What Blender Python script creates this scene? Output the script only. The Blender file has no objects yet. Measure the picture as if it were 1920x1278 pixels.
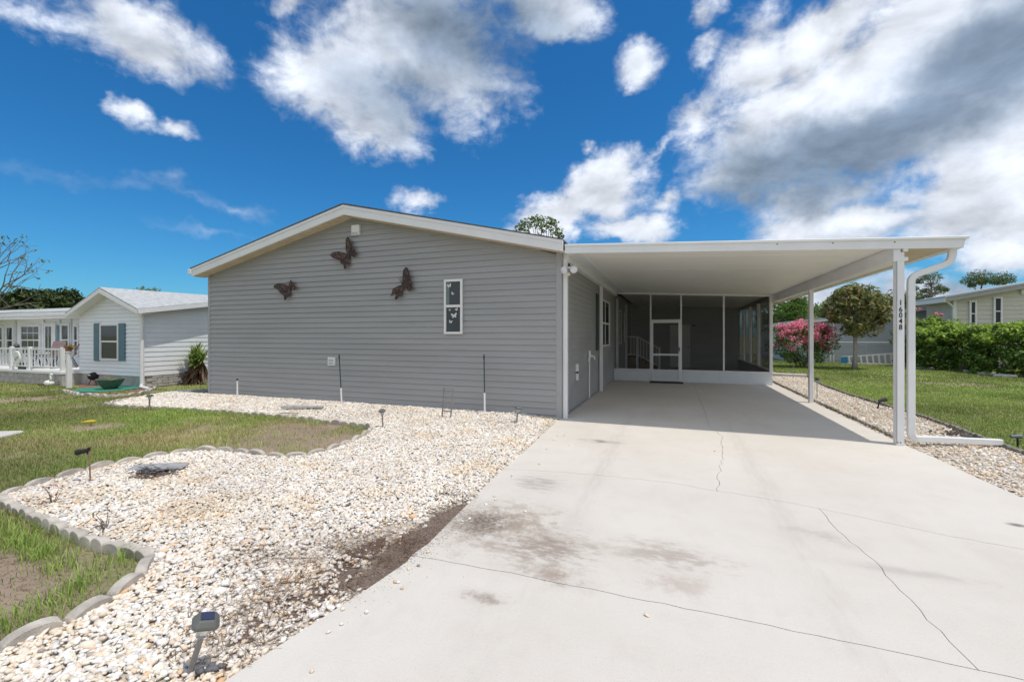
import bpy, bmesh, math, random
import numpy as np
from mathutils import Vector, Matrix
R_ = math.radians
rng = np.random.default_rng(7)
random.seed(7)
scene = bpy.context.scene
COL = scene.collection

# ---------------------------------------------------------------- camera
YAW = math.atan(302 / 823.0); CAM_H = 1.51; FPX = 823.0
cam_d = bpy.data.cameras.new('camera'); cam = bpy.data.objects.new('camera', cam_d); COL.objects.link(cam)
cam_d.sensor_width = 36.0; cam_d.lens = 36.0 * FPX / 1920
cam_d.shift_y = -(639 - 629) / 1920.0
cam_d.clip_start = 0.05; cam_d.clip_end = 3000
cam.location = (0, 0, CAM_H); cam.rotation_euler = (R_(90), 0, YAW)
scene.camera = cam
FW = (-math.sin(YAW), math.cos(YAW)); RT = (math.cos(YAW), math.sin(YAW))
def ray(px, py):                       # direction through a point of the photograph (survey helper)
    u = (px - 960) / FPX; v = (629 - py) / FPX
    return (FW[0] + u * RT[0], FW[1] + u * RT[1], v)
def gp(px, py, z=0.0):
    a = ray(px, py); t = (z - CAM_H) / a[2]; return (t * a[0], t * a[1], z)
def yp(px, py, Y):
    a = ray(px, py); t = Y / a[1]; return (t * a[0], Y, CAM_H + t * a[2])
def tp(px, py, t):
    a = ray(px, py); return (t * a[0], t * a[1], CAM_H + t * a[2])

# ---------------------------------------------------------------- world and sun
SUNV = Vector((0.35, -0.065, 1.0)).normalized()
el = math.asin(SUNV.z); azm = math.atan2(SUNV.x, SUNV.y)
wd = bpy.data.worlds.new('World'); scene.world = wd; wd.use_nodes = True
nt = wd.node_tree; nt.nodes.clear()
def N(t, **k):
    n = nt.nodes.new(t)
    for a, b in k.items(): setattr(n, a, b)
    return n
def math_n(tree, op, a, b=None, clamp=False):
    n = tree.nodes.new('ShaderNodeMath'); n.operation = op; n.use_clamp = clamp
    for i, v in enumerate((a, b)):
        if v is None: continue
        if isinstance(v, (int, float)): n.inputs[i].default_value = v
        else: tree.links.new(v, n.inputs[i])
    return n.outputs[0]
def M(op, a, b=None, clamp=False): return math_n(nt, op, a, b, clamp)
def smooth(tree, v, lo, hi, a=0.0, b=1.0):
    n = tree.nodes.new('ShaderNodeMapRange'); n.interpolation_type = 'SMOOTHSTEP'
    tree.links.new(v, n.inputs[0])
    for i, q in enumerate((lo, hi, a, b)): n.inputs[i + 1].default_value = q
    return n.outputs[0]
sky = N('ShaderNodeTexSky'); sky.sky_type = 'NISHITA'; sky.sun_disc = False
sky.sun_elevation = el; sky.sun_rotation = azm; sky.altitude = 10; sky.air_density = 1.0; sky.dust_density = 0.6; sky.ozone_density = 1.6
hs = N('ShaderNodeHueSaturation'); hs.inputs['Saturation'].default_value = 1.28; hs.inputs['Value'].default_value = 1.1; hs.inputs['Hue'].default_value = 0.488
hm = N('ShaderNodeMix', data_type='RGBA', blend_type='MULTIPLY'); hm.inputs[0].default_value = 1.0; hm.inputs[7].default_value = (0.30, 0.70, 1.0, 1)   # a deep, polarised blue
nt.links.new(sky.outputs[0], hs.inputs['Color']); nt.links.new(hs.outputs[0], hm.inputs[6])
tc = N('ShaderNodeTexCoord'); sep = N('ShaderNodeSeparateXYZ'); nt.links.new(tc.outputs['Generated'], sep.inputs[0])
az_s = M('ARCTAN2', sep.outputs[0], sep.outputs[1]); el_s = M('ARCSINE', sep.outputs[2])
ae = N('ShaderNodeCombineXYZ'); nt.links.new(az_s, ae.inputs[0]); nt.links.new(el_s, ae.inputs[1])
# warp the cloud outlines with noise so that they billow
def noise(scale, detail, rough, vec, dim='3D', dist=0.0, lac=2.0):
    n = N('ShaderNodeTexNoise'); n.noise_dimensions = dim
    n.inputs['Scale'].default_value = scale; n.inputs['Detail'].default_value = detail
    n.inputs['Roughness'].default_value = rough; n.inputs['Distortion'].default_value = dist; n.inputs['Lacunarity'].default_value = lac
    nt.links.new(vec, n.inputs['Vector']); return n
def vadd(a, b, op='ADD'):
    n = N('ShaderNodeVectorMath', operation=op)
    for i, v in enumerate((a, b)):
        if isinstance(v, tuple): n.inputs[i].default_value = v
        else: nt.links.new(v, n.inputs[i])
    return n.outputs[0]
DIR = tc.outputs['Generated']
wn = noise(5.0, 5, 0.6, DIR)
warp = vadd(vadd(wn.outputs['Color'], (0.5, 0.5, 0.5), 'SUBTRACT'), (0.16, 0.16, 0.0), 'MULTIPLY')
AEW = vadd(ae.outputs[0], warp)
wn2 = noise(26.0, 4, 0.6, DIR)
warp2 = vadd(vadd(wn2.outputs['Color'], (0.5, 0.5, 0.5), 'SUBTRACT'), (0.030, 0.030, 0.0), 'MULTIPLY')
AEW = vadd(AEW, warp2)
def aepx(px, py):
    d = Vector(ray(px, py)).normalized(); return math.atan2(d.x, d.y), math.asin(d.z)
def blob(px, py, rx, ry, ang, s):
    a, e = aepx(px, py)
    a1, e1 = aepx(px + 10, py); a2, e2 = aepx(px, py - 10)
    kx = math.hypot(a1 - a, e1 - e) / 10; ky = math.hypot(a2 - a, e2 - e) / 10
    tilt = math.atan2(e1 - e, a1 - a)
    m = N('ShaderNodeMapping', vector_type='TEXTURE')
    m.inputs['Location'].default_value = (a, e, 0); m.inputs['Rotation'].default_value = (0, 0, R_(ang) + tilt)
    m.inputs['Scale'].default_value = (rx * kx, ry * ky, 1)
    nt.links.new(AEW, m.inputs[0])
    l = N('ShaderNodeVectorMath', operation='LENGTH'); nt.links.new(m.outputs[0], l.inputs[0])
    return M('MULTIPLY', M('SUBTRACT', 1.0, l.outputs['Value']), s)
def union(lst):
    o = lst[0]
    for b in lst[1:]:
        o = M('SMOOTH_MAX', o, b); o.node.inputs[2].default_value = 0.12
    return o
CL = [(790,90,270,170,-15,1.25),(640,150,150,130,0,1.05),(720,235,130,85,10,1.0),(890,150,120,110,20,.85),(1030,10,150,80,0,1.0),(560,10,70,45,0,.7),
 (275,70,160,110,-20,.95),(40,0,130,70,10,.7),(235,212,40,32,-45,.7),(290,250,72,30,-5,.75),
 (1690,170,400,210,25,1.6),(1480,270,210,120,25,1.2),(1850,40,300,200,20,1.5),(1390,340,140,60,18,1.0),(1880,260,260,170,0,1.5),(1440,110,110,110,45,.9),
 (1570,408,240,62,8,1.1),(1820,400,240,100,5,1.15),(1900,475,180,55,0,.8),(1600,480,170,30,0,.4),
 (1125,375,105,88,15,1.2),(1055,415,125,62,12,1.1),(1180,440,105,42,0,1.05),
 (1205,125,52,75,-20,.8),(785,375,55,42,0,.7),(1330,30,42,52,30,.6),(1350,85,60,30,35,.5),(1088,292,20,20,0,.55),(1240,290,90,14,38,.3),(1235,390,60,32,20,.6),(1540,545,190,40,3,.75),(1740,560,220,48,0,.85),(1880,590,160,40,0,.8),(1470,585,120,24,0,.6),(1660,600,160,24,0,.6),(1540,360,220,50,10,.9),(1560,50,140,110,45,1.2),(1340,230,90,60,30,.7)]
dens = union([blob(*b) for b in CL])
WISP = [(320,374,340,24,-9,.48),(440,392,150,20,-16,.5),(380,438,180,18,-4,.4)]
wisp = union([blob(*b) for b in WISP])
fb = noise(7.0, 8, 0.56, vadd(DIR, (1.0, 1.0, 1.7), 'MULTIPLY'), dist=0.35)
fbm = M('SUBTRACT', fb.outputs[0], 0.5)
gen = noise(2.2, 4, 0.55, vadd(DIR, (1.0, 1.0, 2.2), 'MULTIPLY'))
# unseen clouds added out of view, fuller and brighter to lift the ambient light
fdot = N('ShaderNodeVectorMath', operation='DOT_PRODUCT'); nt.links.new(DIR, fdot.inputs[0]); fdot.inputs[1].default_value = (FW[0], FW[1], 0.35)
outside = smooth(nt, fdot.outputs['Value'], 0.45, 0.62, 1.0, 0.0)
gmask = M('MULTIPLY', M('ADD', M('MULTIPLY', M('SUBTRACT', gen.outputs[0], 0.5), 4.0), 0.85), outside)
gmask = M('SUBTRACT', gmask, M('MULTIPLY', M('SUBTRACT', 1.0, outside), 2.0))
dens = M('MAXIMUM', dens, gmask)
hf = noise(34.0, 6, 0.62, vadd(DIR, (1.0, 1.0, 1.3), 'MULTIPLY'), dist=0.6)
d1 = M('ADD', M('ADD', dens, M('MULTIPLY', fbm, 1.45)), M('MULTIPLY', M('SUBTRACT', hf.outputs[0], 0.5), 0.45))
alpha = M('POWER', smooth(nt, d1, 0.0, 0.66), 1.1)
a_w = M('MULTIPLY', smooth(nt, M('ADD', wisp, M('MULTIPLY', fbm, 1.1)), 0.0, 0.85), 0.42)
alpha = M('MAXIMUM', alpha, a_w)
DK = [(1540,300,330,110,12,1.25),(1400,365,160,55,12,1.1),(1850,120,300,130,30,1.25),(1700,240,260,100,20,1.15),(880,60,330,210,-10,1.0),(770,190,220,130,0,.8),
      (60,0,150,50,0,.8),(270,70,140,80,0,.45),(1650,425,260,30,5,.5),(1880,540,280,60,0,.6),(1600,560,250,50,0,.6)]
dark = union([blob(*b) for b in DK])
dark = M('MAXIMUM', dark, M('MULTIPLY', gmask, 0.3))
rel = noise(5.0, 4, 0.5, vadd(DIR, (1.0, 1.0, 1.6), 'MULTIPLY'))
dk = smooth(nt, M('ADD', dark, M('MULTIPLY', M('SUBTRACT', rel.outputs[0], 0.5), 0.8)), -0.12, 0.95)
sh1 = noise(7.0, 8, 0.56, vadd(vadd(DIR, (0.02, 0.0, 0.035)), (1.0, 1.0, 1.7), 'MULTIPLY'), dist=0.35)
relief = M('MULTIPLY', M('SUBTRACT', fb.outputs[0], sh1.outputs[0]), 1.3)
cw = N('ShaderNodeValToRGB'); nt.links.new(dk, cw.inputs[0]); cw.color_ramp.interpolation = 'B_SPLINE'
ce = cw.color_ramp.elements; ce[0].position = 0.0; ce[0].color = (0.665, 0.70, 0.765, 1); ce[1].position = 1.0; ce[1].color = (0.145, 0.21, 0.30, 1)
q_ = ce.new(0.5); q_.color = (0.40, 0.455, 0.545, 1)
cb = N('ShaderNodeVectorMath', operation='SCALE'); nt.links.new(cw.outputs[0], cb.inputs[0]); nt.links.new(M('ADD', 1.0, relief), cb.inputs['Scale'])
bg1 = N('ShaderNodeBackground'); bg1.inputs[1].default_value = 0.075; nt.links.new(hm.outputs[2], bg1.inputs[0])
bg2 = N('ShaderNodeBackground'); bg2.inputs[1].default_value = 0.90; nt.links.new(cb.outputs[0], bg2.inputs[0])
mixw = N('ShaderNodeMixShader'); nt.links.new(alpha, mixw.inputs[0]); nt.links.new(bg1.outputs[0], mixw.inputs[1]); nt.links.new(bg2.outputs[0], mixw.inputs[2])
ow = N('ShaderNodeOutputWorld'); nt.links.new(mixw.outputs[0], ow.inputs[0])

sd = bpy.data.lights.new('sun', 'SUN'); sd.energy = 2.0; sd.angle = R_(0.53); sd.color = (1.0, 0.935, 0.84)
so = bpy.data.objects.new('sun', sd); COL.objects.link(so)
so.rotation_euler = (-SUNV).to_track_quat('-Z', 'Y').to_euler()
scene.view_settings.view_transform = 'Standard'; scene.view_settings.look = 'None'
scene.view_settings.gamma = 1.0; scene.view_settings.exposure = 0.56
scene.view_settings.use_curve_mapping = False
scene.cycles.use_denoising = True
scene.cycles.max_bounces = 8; scene.cycles.transparent_max_bounces = 16

# ---------------------------------------------------------------- materials
MATS = {}
def pbsdf(name):
    m = bpy.data.materials.new(name); m.use_nodes = True
    return m, m.node_tree, m.node_tree.nodes['Principled BSDF']
def mixcol(t, fac, a, b, mode='MIX'):
    n = t.nodes.new('ShaderNodeMix'); n.data_type = 'RGBA'; n.blend_type = mode
    if isinstance(fac, (int, float)): n.inputs[0].default_value = fac
    else: t.links.new(fac, n.inputs[0])
    for i, v in ((6, a), (7, b)):
        if isinstance(v, tuple): n.inputs[i].default_value = (*v[:3], 1)
        else: t.links.new(v, n.inputs[i])
    return n.outputs[2]
def tnoise(t, scale, detail=4, rough=.55, vec=None, stretch=None):
    n = t.nodes.new('ShaderNodeTexNoise'); n.inputs['Scale'].default_value = scale
    n.inputs['Detail'].default_value = detail; n.inputs['Roughness'].default_value = rough
    g = t.nodes.new('ShaderNodeNewGeometry') if vec is None else None
    v = g.outputs['Position'] if vec is None else vec
    if stretch:
        mm = t.nodes.new('ShaderNodeVectorMath'); mm.operation = 'MULTIPLY'; mm.inputs[1].default_value = stretch
        t.links.new(v, mm.inputs[0]); v = mm.outputs[0]
    t.links.new(v, n.inputs['Vector']); return n.outputs[0]
def mat(name, col, rough=.6, var=.10, scale=6.0, stretch=None, bump=0.0, bscale=60, spec=.4, metal=0.0, dirt=None, dirt_amt=0.0):
    if name in MATS: return MATS[name]
    m, t, b = pbsdf(name)
    c1 = tuple(max(0, c * (1 - var)) for c in col); c2 = tuple(min(1, c * (1 + var)) for c in col)
    out = mixcol(t, smooth(t, tnoise(t, scale, 5, .6, stretch=stretch), .3, .7), c1, c2)
    if dirt:
        out = mixcol(t, math_n(t, 'MULTIPLY', smooth(t, tnoise(t, scale * .35, 6, .65, stretch=stretch), .5, .8), dirt_amt), out, dirt)
    t.links.new(out, b.inputs['Base Color'])
    b.inputs['Roughness'].default_value = rough; b.inputs['Specular IOR Level'].default_value = spec; b.inputs['Metallic'].default_value = metal
    if bump:
        bn = t.nodes.new('ShaderNodeBump'); bn.inputs['Strength'].default_value = bump; bn.inputs['Distance'].default_value = .01
        t.links.new(tnoise(t, bscale, 4, .6), bn.inputs['Height']); t.links.new(bn.outputs[0], b.inputs['Normal'])
    MATS[name] = m; return m
def attr_mat(name, rough=.6, spec=.3, bump=0.0, bscale=80, trans=0.0, mottled=0.0, mscale=40):
    m, t, b = pbsdf(name)
    a = t.nodes.new('ShaderNodeAttribute'); a.attribute_name = 'Col'
    c = a.outputs['Color']
    if mottled:
        c = mixcol(t, math_n(t, 'MULTIPLY', smooth(t, tnoise(t, mscale, 4, .6), .45, .75), mottled), c, (.5, .33, .2), 'MULTIPLY')
    t.links.new(c, b.inputs['Base Color']); b.inputs['Roughness'].default_value = rough; b.inputs['Specular IOR Level'].default_value = spec
    if bump:
        bn = t.nodes.new('ShaderNodeBump'); bn.inputs['Strength'].default_value = bump; bn.inputs['Distance'].default_value = .01
        t.links.new(tnoise(t, bscale, 4, .6), bn.inputs['Height']); t.links.new(bn.outputs[0], b.inputs['Normal'])
    if trans:
        tr = t.nodes.new('ShaderNodeBsdfTranslucent'); t.links.new(c, tr.inputs[0])
        mx = t.nodes.new('ShaderNodeMixShader'); mx.inputs[0].default_value = trans
        t.links.new(b.outputs[0], mx.inputs[1]); t.links.new(tr.outputs[0], mx.inputs[2])
        t.links.new(mx.outputs[0], t.nodes['Material Output'].inputs[0])
    MATS[name] = m; return m
white = mat('white_aluminium', (.80, .805, .81), .38, .03, 2.5, dirt=(.55, .53, .48), dirt_amt=.25)
white2 = mat('white_vinyl', (.78, .78, .77), .45, .03, 4, dirt=(.6, .58, .52), dirt_amt=.2)
pan = mat('pan_ceiling', (.88, .865, .825), .4, .02, 1.5)
soffit_m = mat('soffit_tan', (.62, .53, .40), .6, .06, 3)
siding_m = mat('greige_siding', (.350, .352, .352), .5, .05, 1.4, stretch=(.35, 1, 2.5), bump=.12, bscale=3.0, dirt=(.27, .265, .255), dirt_amt=.25)
trim_m = mat('greige_trim', (.37, .372, .37), .5, .04, 3)
shingle_m = mat('dark_shingle', (.10, .10, .10), .9, .3, 14, bump=.4, bscale=120)
shingle2_m = mat('pale_shingle', (.44, .46, .47), .9, .14, 9, stretch=(1, 1, 1), bump=.4, bscale=90)
black_m = mat('black_rubber', (.02, .02, .02), .7, .2, 20)
darkmetal = mat('dark_metal', (.045, .045, .045), .5, .2, 20)
grey_metal = mat('grey_metal', (.28, .27, .26), .45, .15, 15, metal=.3)
teal_sh = mat('teal_shutter', (.10, .19, .24), .5, .06, 10)
green_sh = mat('green_shutter', (.045, .075, .06), .5, .06, 10)
n_sid = mat('blue_white_siding', (.81, .83, .86), .5, .03, 2, stretch=(.35, 1, 2.5), dirt=(.5, .55, .6), dirt_amt=.2)
n_sid2 = mat('grey_blue_siding', (.40, .44, .47), .55, .05, 2, stretch=(.35, 1, 2.5))
beige_m = mat('beige_siding', (.60, .575, .50), .55, .05, 2, stretch=(.35, 1, 2.5))
block_m = mat('concrete_block', (.46, .43, .41), .9, .16, 7, bump=.4, bscale=50, dirt=(.2, .2, .18), dirt_amt=.5)
edger_m = mat('edging_concrete', (.50, .46, .41), .9, .22, 7, bump=.7, bscale=110, dirt=(.27, .22, .17), dirt_amt=.8)
edger2_m = mat('weathered_edging', (.23, .22, .19), .9, .2, 9, bump=.5, bscale=110, dirt=(.08, .08, .07), dirt_amt=.6)
bark_m = mat('bark', (.17, .145, .12), .95, .3, 14, stretch=(1, 1, .25), bump=.6, bscale=40)
palebark_m = mat('pale_bark', (.36, .32, .29), .95, .2, 14, stretch=(1, 1, .3), bump=.4, bscale=40)
bedsoil_m = mat('sandy_bed', (.50, .445, .375), .95, .3, 30, bump=.8, bscale=60)
soil_m = mat('soil', (.19, .145, .118), .95, .25, 12, bump=.6, bscale=90)
mulch_m = mat('red_mulch', (.23, .12, .085), .95, .3, 30, bump=.8, bscale=70)
pvc_m = mat('white_pvc', (.8, .8, .78), .4, .02, 10)
rod_m = mat('dark_green_rod', (.03, .07, .06), .45, .1, 10)
card_m = mat('cardboard', (.42, .24, .10), .8, .1, 8)
pot_m = mat('green_glaze', (.075, .105, .075), .35, .2, 12)
teal_m = mat('teal_plastic', (.03, .24, .16), .5, .1, 8)
yellow_m = mat('yellow_plastic', (.62, .47, .04), .5, .1, 8)
kickm = mat('kick_panel', (.66, .70, .72), .4, .03, 3)
brownknee = mat('bronze_panel', (.07, .055, .042), .5, .15, 5)
indoor_m = mat('indoor_floor', (.50, .47, .43), .8, .1, 3)
door_m = mat('white_door', (.72, .72, .71), .45, .02, 3)
num_m = mat('black_numeral', (.012, .012, .014), .4, .1, 30)
slate_m = mat('grey_slate', (.33, .33, .335), .8, .2, 14, bump=.5, bscale=60)
charcoal_rock = mat('dark_rock', (.12, .12, .13), .8, .3, 30, bump=.4, bscale=60)
stepstone = mat('stepping_stone', (.55, .53, .50), .9, .12, 9, bump=.4, bscale=60)
galv = mat('galvanised', (.45, .46, .47), .4, .1, 20, metal=.4)
def glassmat(name, col, rough=.04):
    m, t, b = pbsdf(name); b.inputs['Base Color'].default_value = (*col, 1); b.inputs['Roughness'].default_value = rough
    b.inputs['Specular IOR Level'].default_value = .3
    n = t.nodes.new('ShaderNodeBump'); n.inputs['Strength'].default_value = .04; t.links.new(tnoise(t, 3, 2), n.inputs['Height']); t.links.new(n.outputs[0], b.inputs['Normal'])
    MATS[name] = m; return m
glass_m = glassmat('window_glass', (.055, .066, .068))
glass2_m = glassmat('dark_window_glass', (.018, .022, .026))
panel_m = glassmat('solar_cell', (.03, .04, .09), .15)
curtain_m = mat('curtain', (.17, .21, .21), .8, .06, 8)
def screenmat(name, fac, col):
    m, t, b = pbsdf(name); t.nodes.remove(b)
    d = t.nodes.new('ShaderNodeBsdfDiffuse'); d.inputs[0].default_value = (*col, 1)
    tr = t.nodes.new('ShaderNodeBsdfTransparent'); mx = t.nodes.new('ShaderNodeMixShader'); mx.inputs[0].default_value = fac
    t.links.new(tr.outputs[0], mx.inputs[1]); t.links.new(d.outputs[0], mx.inputs[2]); t.links.new(mx.outputs[0], t.nodes['Material Output'].inputs[0])
    MATS[name] = m; return m
screen_m = screenmat('insect_screen', .14, (.16, .16, .155))
vinyl_m = screenmat('smoked_vinyl', .62, (.10, .105, .11))
chain_m = screenmat('chain_link_mesh', .16, (.45, .46, .47))
lens_m, _t, _b = pbsdf('clear_plastic'); _b.inputs['Base Color'].default_value = (.85, .85, .82, 1); _b.inputs['Roughness'].default_value = .2
_b.inputs['Transmission Weight'].default_value = .7
bulb_m = mat('lamp_glass', (.72, .72, .74), .12, .05, 10)
leaf_m = attr_mat('leaf', .5, .3, trans=.3)
grass_m = attr_mat('grass_blade', .6, .2, trans=.3)
pebble_m = attr_mat('pebble', .7, .3, bump=.25, bscale=140, mottled=.10, mscale=55)
# rusty butterfly
bfly_m, _t, _b = pbsdf('rusty_butterfly'); _b.inputs['Roughness'].default_value = .6; _b.inputs['Metallic'].default_value = .35
_t.links.new(mixcol(_t, smooth(_t, tnoise(_t, 16, 4, .7), .48, .68), (.055, .040, .034), (.21, .105, .08)), _b.inputs['Base Color'])

# concrete with stains of its own
conc_m, t, b = pbsdf('driveway_concrete')
g = t.nodes.new('ShaderNodeNewGeometry'); POS = g.outputs['Position']
base = mixcol(t, smooth(t, tnoise(t, .5, 5, .6), .3, .7), (.610, .570, .517), (.668, .632, .583))
base = mixcol(t, math_n(t, 'MULTIPLY', smooth(t, tnoise(t, 3.2, 6, .7), .45, .8), .35), base, (.53, .48, .42))
base = mixcol(t, math_n(t, 'MULTIPLY', smooth(t, tnoise(t, 1.1, 8, .7, stretch=(1, .35, 1)), .5, .72), .30), base, (.50, .455, .405))
base = mixcol(t, math_n(t, 'MULTIPLY', smooth(t, tnoise(t, 140, 2, .6), .62, .72), .30), base, (.30, .27, .24))
def stain(base, cx, cy, rx, ry, ang, col, amt, ns, lo=.35, hi=.75, st=None):
    m = t.nodes.new('ShaderNodeMapping'); m.vector_type = 'TEXTURE'
    m.inputs['Location'].default_value = (cx, cy, 0); m.inputs['Rotation'].default_value = (0, 0, R_(ang)); m.inputs['Scale'].default_value = (rx, ry, 1000)
    t.links.new(POS, m.inputs[0])
    l = t.nodes.new('ShaderNodeVectorMath'); l.operation = 'LENGTH'; t.links.new(m.outputs[0], l.inputs[0])
    f = math_n(t, 'SUBTRACT', 1.0, l.outputs['Value'], True)
    f = smooth(t, f, 0, 1.0)
    n = tnoise(t, ns, 8, .72, stretch=st)
    f2 = smooth(t, math_n(t, 'ADD', n, math_n(t, 'MULTIPLY', f, .24)), lo + .23, hi + .05)
    f2 = math_n(t, 'MULTIPLY', math_n(t, 'MULTIPLY', f2, f), amt)
    soft = math_n(t, 'MULTIPLY', math_n(t, 'MULTIPLY', f, smooth(t, tnoise(t, ns * .4, 5, .6, stretch=st), .3, .7)), amt * .32)
    base = mixcol(t, soft, base, tuple(c * .6 + q * .4 for c, q in zip(col, (.42, .33, .25))))
    return mixcol(t, f2, base, col)
_g = lambda px, py: gp(px, py)[:2]
base = stain(base, *_g(940, 990), 1.0, .95, 0, (.30, .24, .19), .8, 9)
base = stain(base, *_g(905, 985), .50, .55, 0, (.15, .12, .10), .9, 30)
base = stain(base, *_g(1025, 1035), .75, .55, 20, (.24, .185, .15), .75, 9, st=(1, 2.2, 1))
base = stain(base, *_g(1035, 1085), .45, .25, 0, (.27, .20, .155), .7, 8)
base = stain(base, *_g(1250, 1050), .8, .45, 0, (.30, .24, .195), .6, 6, st=(1, 2, 1))
base = stain(base, *_g(1265, 1100), .45, .3, 0, (.38, .29, .25), .5, 5)
base = stain(base, *_g(1125, 831), .55, .22, 0, (.2, .19, .18), .8, 5, st=(1, 3, 1))
base = stain(base, *_g(1010, 910), .5, .5, 0, (.28, .26, .24), .6, 5, st=(1, 4, 1))
base = stain(base, *_g(1530, 1010), .5, .25, -20, (.42, .38, .34), .6, 4)
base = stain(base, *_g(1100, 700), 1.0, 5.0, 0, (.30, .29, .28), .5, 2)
base = stain(base, *_g(1907, 991), .09, .06, 0, (.16, .16, .16), 1.0, 4, 0, .3)
base = stain(base, *_g(905, 1130), .3, .12, 0, (.25, .2, .17), .7, 14)
base = stain(base, *_g(1700, 1080), .9, .12, 0, (.45, .42, .39), .6, 3)
for wx_ in (-.75, .85):      # faint tyre tracks down the drive
    base = stain(base, wx_, 5.5, .22, 7.0, 0, (.42, .39, .36), .26, 5, st=(3, .5, 1))
t.links.new(base, b.inputs['Base Color']); b.inputs['Roughness'].default_value = .85; b.inputs['Specular IOR Level'].default_value = .25
bn = t.nodes.new('ShaderNodeBump'); bn.inputs['Strength'].default_value = .25; bn.inputs['Distance'].default_value = .01
bh = math_n(t, 'ADD', tnoise(t, 70, 6, .7), math_n(t, 'MULTIPLY', tnoise(t, 60, 3, .6, stretch=(.06, 2.2, 1)), .8))
t.links.new(bh, bn.inputs['Height']); t.links.new(bn.outputs[0], b.inputs['Normal'])

# ---------------------------------------------------------------- mesh helpers
def tag(o, label=None, cat=None, group=None, kind=None):
    for k, v in (('label', label), ('category', cat), ('group', group), ('kind', kind)):
        if v: o[k] = v
    return o
def link_mesh(name, me, m, parent=None, smooth_=False, loc=None):
    o = bpy.data.objects.new(name, me); COL.objects.link(o)
    if m is not None and len(me.materials) == 0: me.materials.append(m)
    if smooth_: me.polygons.foreach_set('use_smooth', [True] * len(me.polygons))
    if parent is not None: o.parent = parent
    if loc is not None: o.location = loc
    return o
def empty(name, loc=(0, 0, 0), rz=0.0, label=None, cat=None, group=None):
    o = bpy.data.objects.new(name, None); COL.objects.link(o); o.location = loc; o.rotation_euler = (0, 0, rz)
    o.empty_display_size = .1
    tag(o, label, cat, group); return o
class MB:
    def __init__(s): s.v = []; s.f = []
    def add(s, vs, fs):
        k = len(s.v); s.v += [tuple(v) for v in vs]; s.f += [tuple(i + k for i in f) for f in fs]; return s
    def box(s, x0, y0, z0, x1, y1, z1, mx=None):
        vs = [Vector(p) for p in ((x0,y0,z0),(x1,y0,z0),(x1,y1,z0),(x0,y1,z0),(x0,y0,z1),(x1,y0,z1),(x1,y1,z1),(x0,y1,z1))]
        if mx is not None: vs = [mx @ v for v in vs]
        return s.add(vs, [(0,3,2,1),(4,5,6,7),(0,1,5,4),(1,2,6,5),(2,3,7,6),(3,0,4,7)])
    def prism(s, poly, off):           # poly: list of 3d points, off: extrusion vector
        n = len(poly); P = [Vector(p) for p in poly]; Q = [p + Vector(off) for p in P]
        return s.add(P + Q, [tuple(range(n))[::-1], tuple(range(n, 2 * n))] + [(i, (i + 1) % n, n + (i + 1) % n, n + i) for i in range(n)])
    def tube(s, pts, r, seg=8, cap=True):
        pts = [Vector(p) for p in pts]; rs = r if isinstance(r, (list, tuple)) else [r] * len(pts)
        k = len(s.v); up = None
        for i, p in enumerate(pts):
            d = (pts[min(i + 1, len(pts) - 1)] - pts[max(i - 1, 0)]).normalized()
            a = d.cross(Vector((0, 0, 1)) if abs(d.z) < .95 else Vector((0, 1, 0))).normalized(); c = d.cross(a)
            for j in range(seg):
                q = 2 * math.pi * j / seg
                s.v.append(tuple(p + (a * math.cos(q) + c * math.sin(q)) * rs[i]))
        for i in range(len(pts) - 1):
            for j in range(seg):
                s.f.append((k + i * seg + j, k + i * seg + (j + 1) % seg, k + (i + 1) * seg + (j + 1) % seg, k + (i + 1) * seg + j))
        if cap:
            s.f.append(tuple(k + j for j in range(seg))[::-1]); s.f.append(tuple(k + (len(pts) - 1) * seg + j for j in range(seg)))
        return s
    def bar(s, a, b, w, h):            # rectangular bar between two points (w sideways, h upwards)
        a, b = Vector(a), Vector(b); d = (b - a).normalized()
        sd_ = d.cross(Vector((0, 0, 1)) if abs(d.z) < .95 else Vector((0, 1, 0))).normalized() * (w / 2); u = sd_.cross(d).normalized() * (h / 2)
        vs = [a - sd_ - u, a + sd_ - u, a + sd_ + u, a - sd_ + u, b - sd_ - u, b + sd_ - u, b + sd_ + u, b - sd_ + u]
        return s.add(vs, [(0,1,2,3)[::-1],(4,5,6,7),(0,1,5,4),(1,2,6,5),(2,3,7,6),(3,0,4,7)])
    def lathe(s, prof, seg=16, c=(0, 0, 0)):
        k = len(s.v)
        for r, z in prof:
            for j in range(seg):
                q = 2 * math.pi * j / seg; s.v.append((c[0] + r * math.cos(q), c[1] + r * math.sin(q), c[2] + z))
        for i in range(len(prof) - 1):
            for j in range(seg): s.f.append((k + i * seg + j, k + i * seg + (j + 1) % seg, k + (i + 1) * seg + (j + 1) % seg, k + (i + 1) * seg + j))
        s.f.append(tuple(k + j for j in range(seg))[::-1]); s.f.append(tuple(k + (len(prof) - 1) * seg + j for j in range(seg)))
        return s
    def mesh(s, name, bevel=0.0):
        me = bpy.data.meshes.new(name); me.from_pydata(s.v, [], s.f)
        bm = bmesh.new(); bm.from_mesh(me); bmesh.ops.recalc_face_normals(bm, faces=bm.faces)
        if bevel: bmesh.ops.bevel(bm, geom=list(bm.edges), offset=bevel, segments=1, affect='EDGES', clamp_overlap=True)
        bm.to_mesh(me); bm.free(); return me
    def build(s, name, m, parent=None, smooth_=False, bevel=0.0, loc=None):
        return link_mesh(name, s.mesh(name, bevel), m, parent, smooth_, loc)
def box(name, m, parent, x0, y0, z0, x1, y1, z1, bevel=0.0):
    return MB().box(x0, y0, z0, x1, y1, z1).build(name, m, parent, bevel=bevel)
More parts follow.
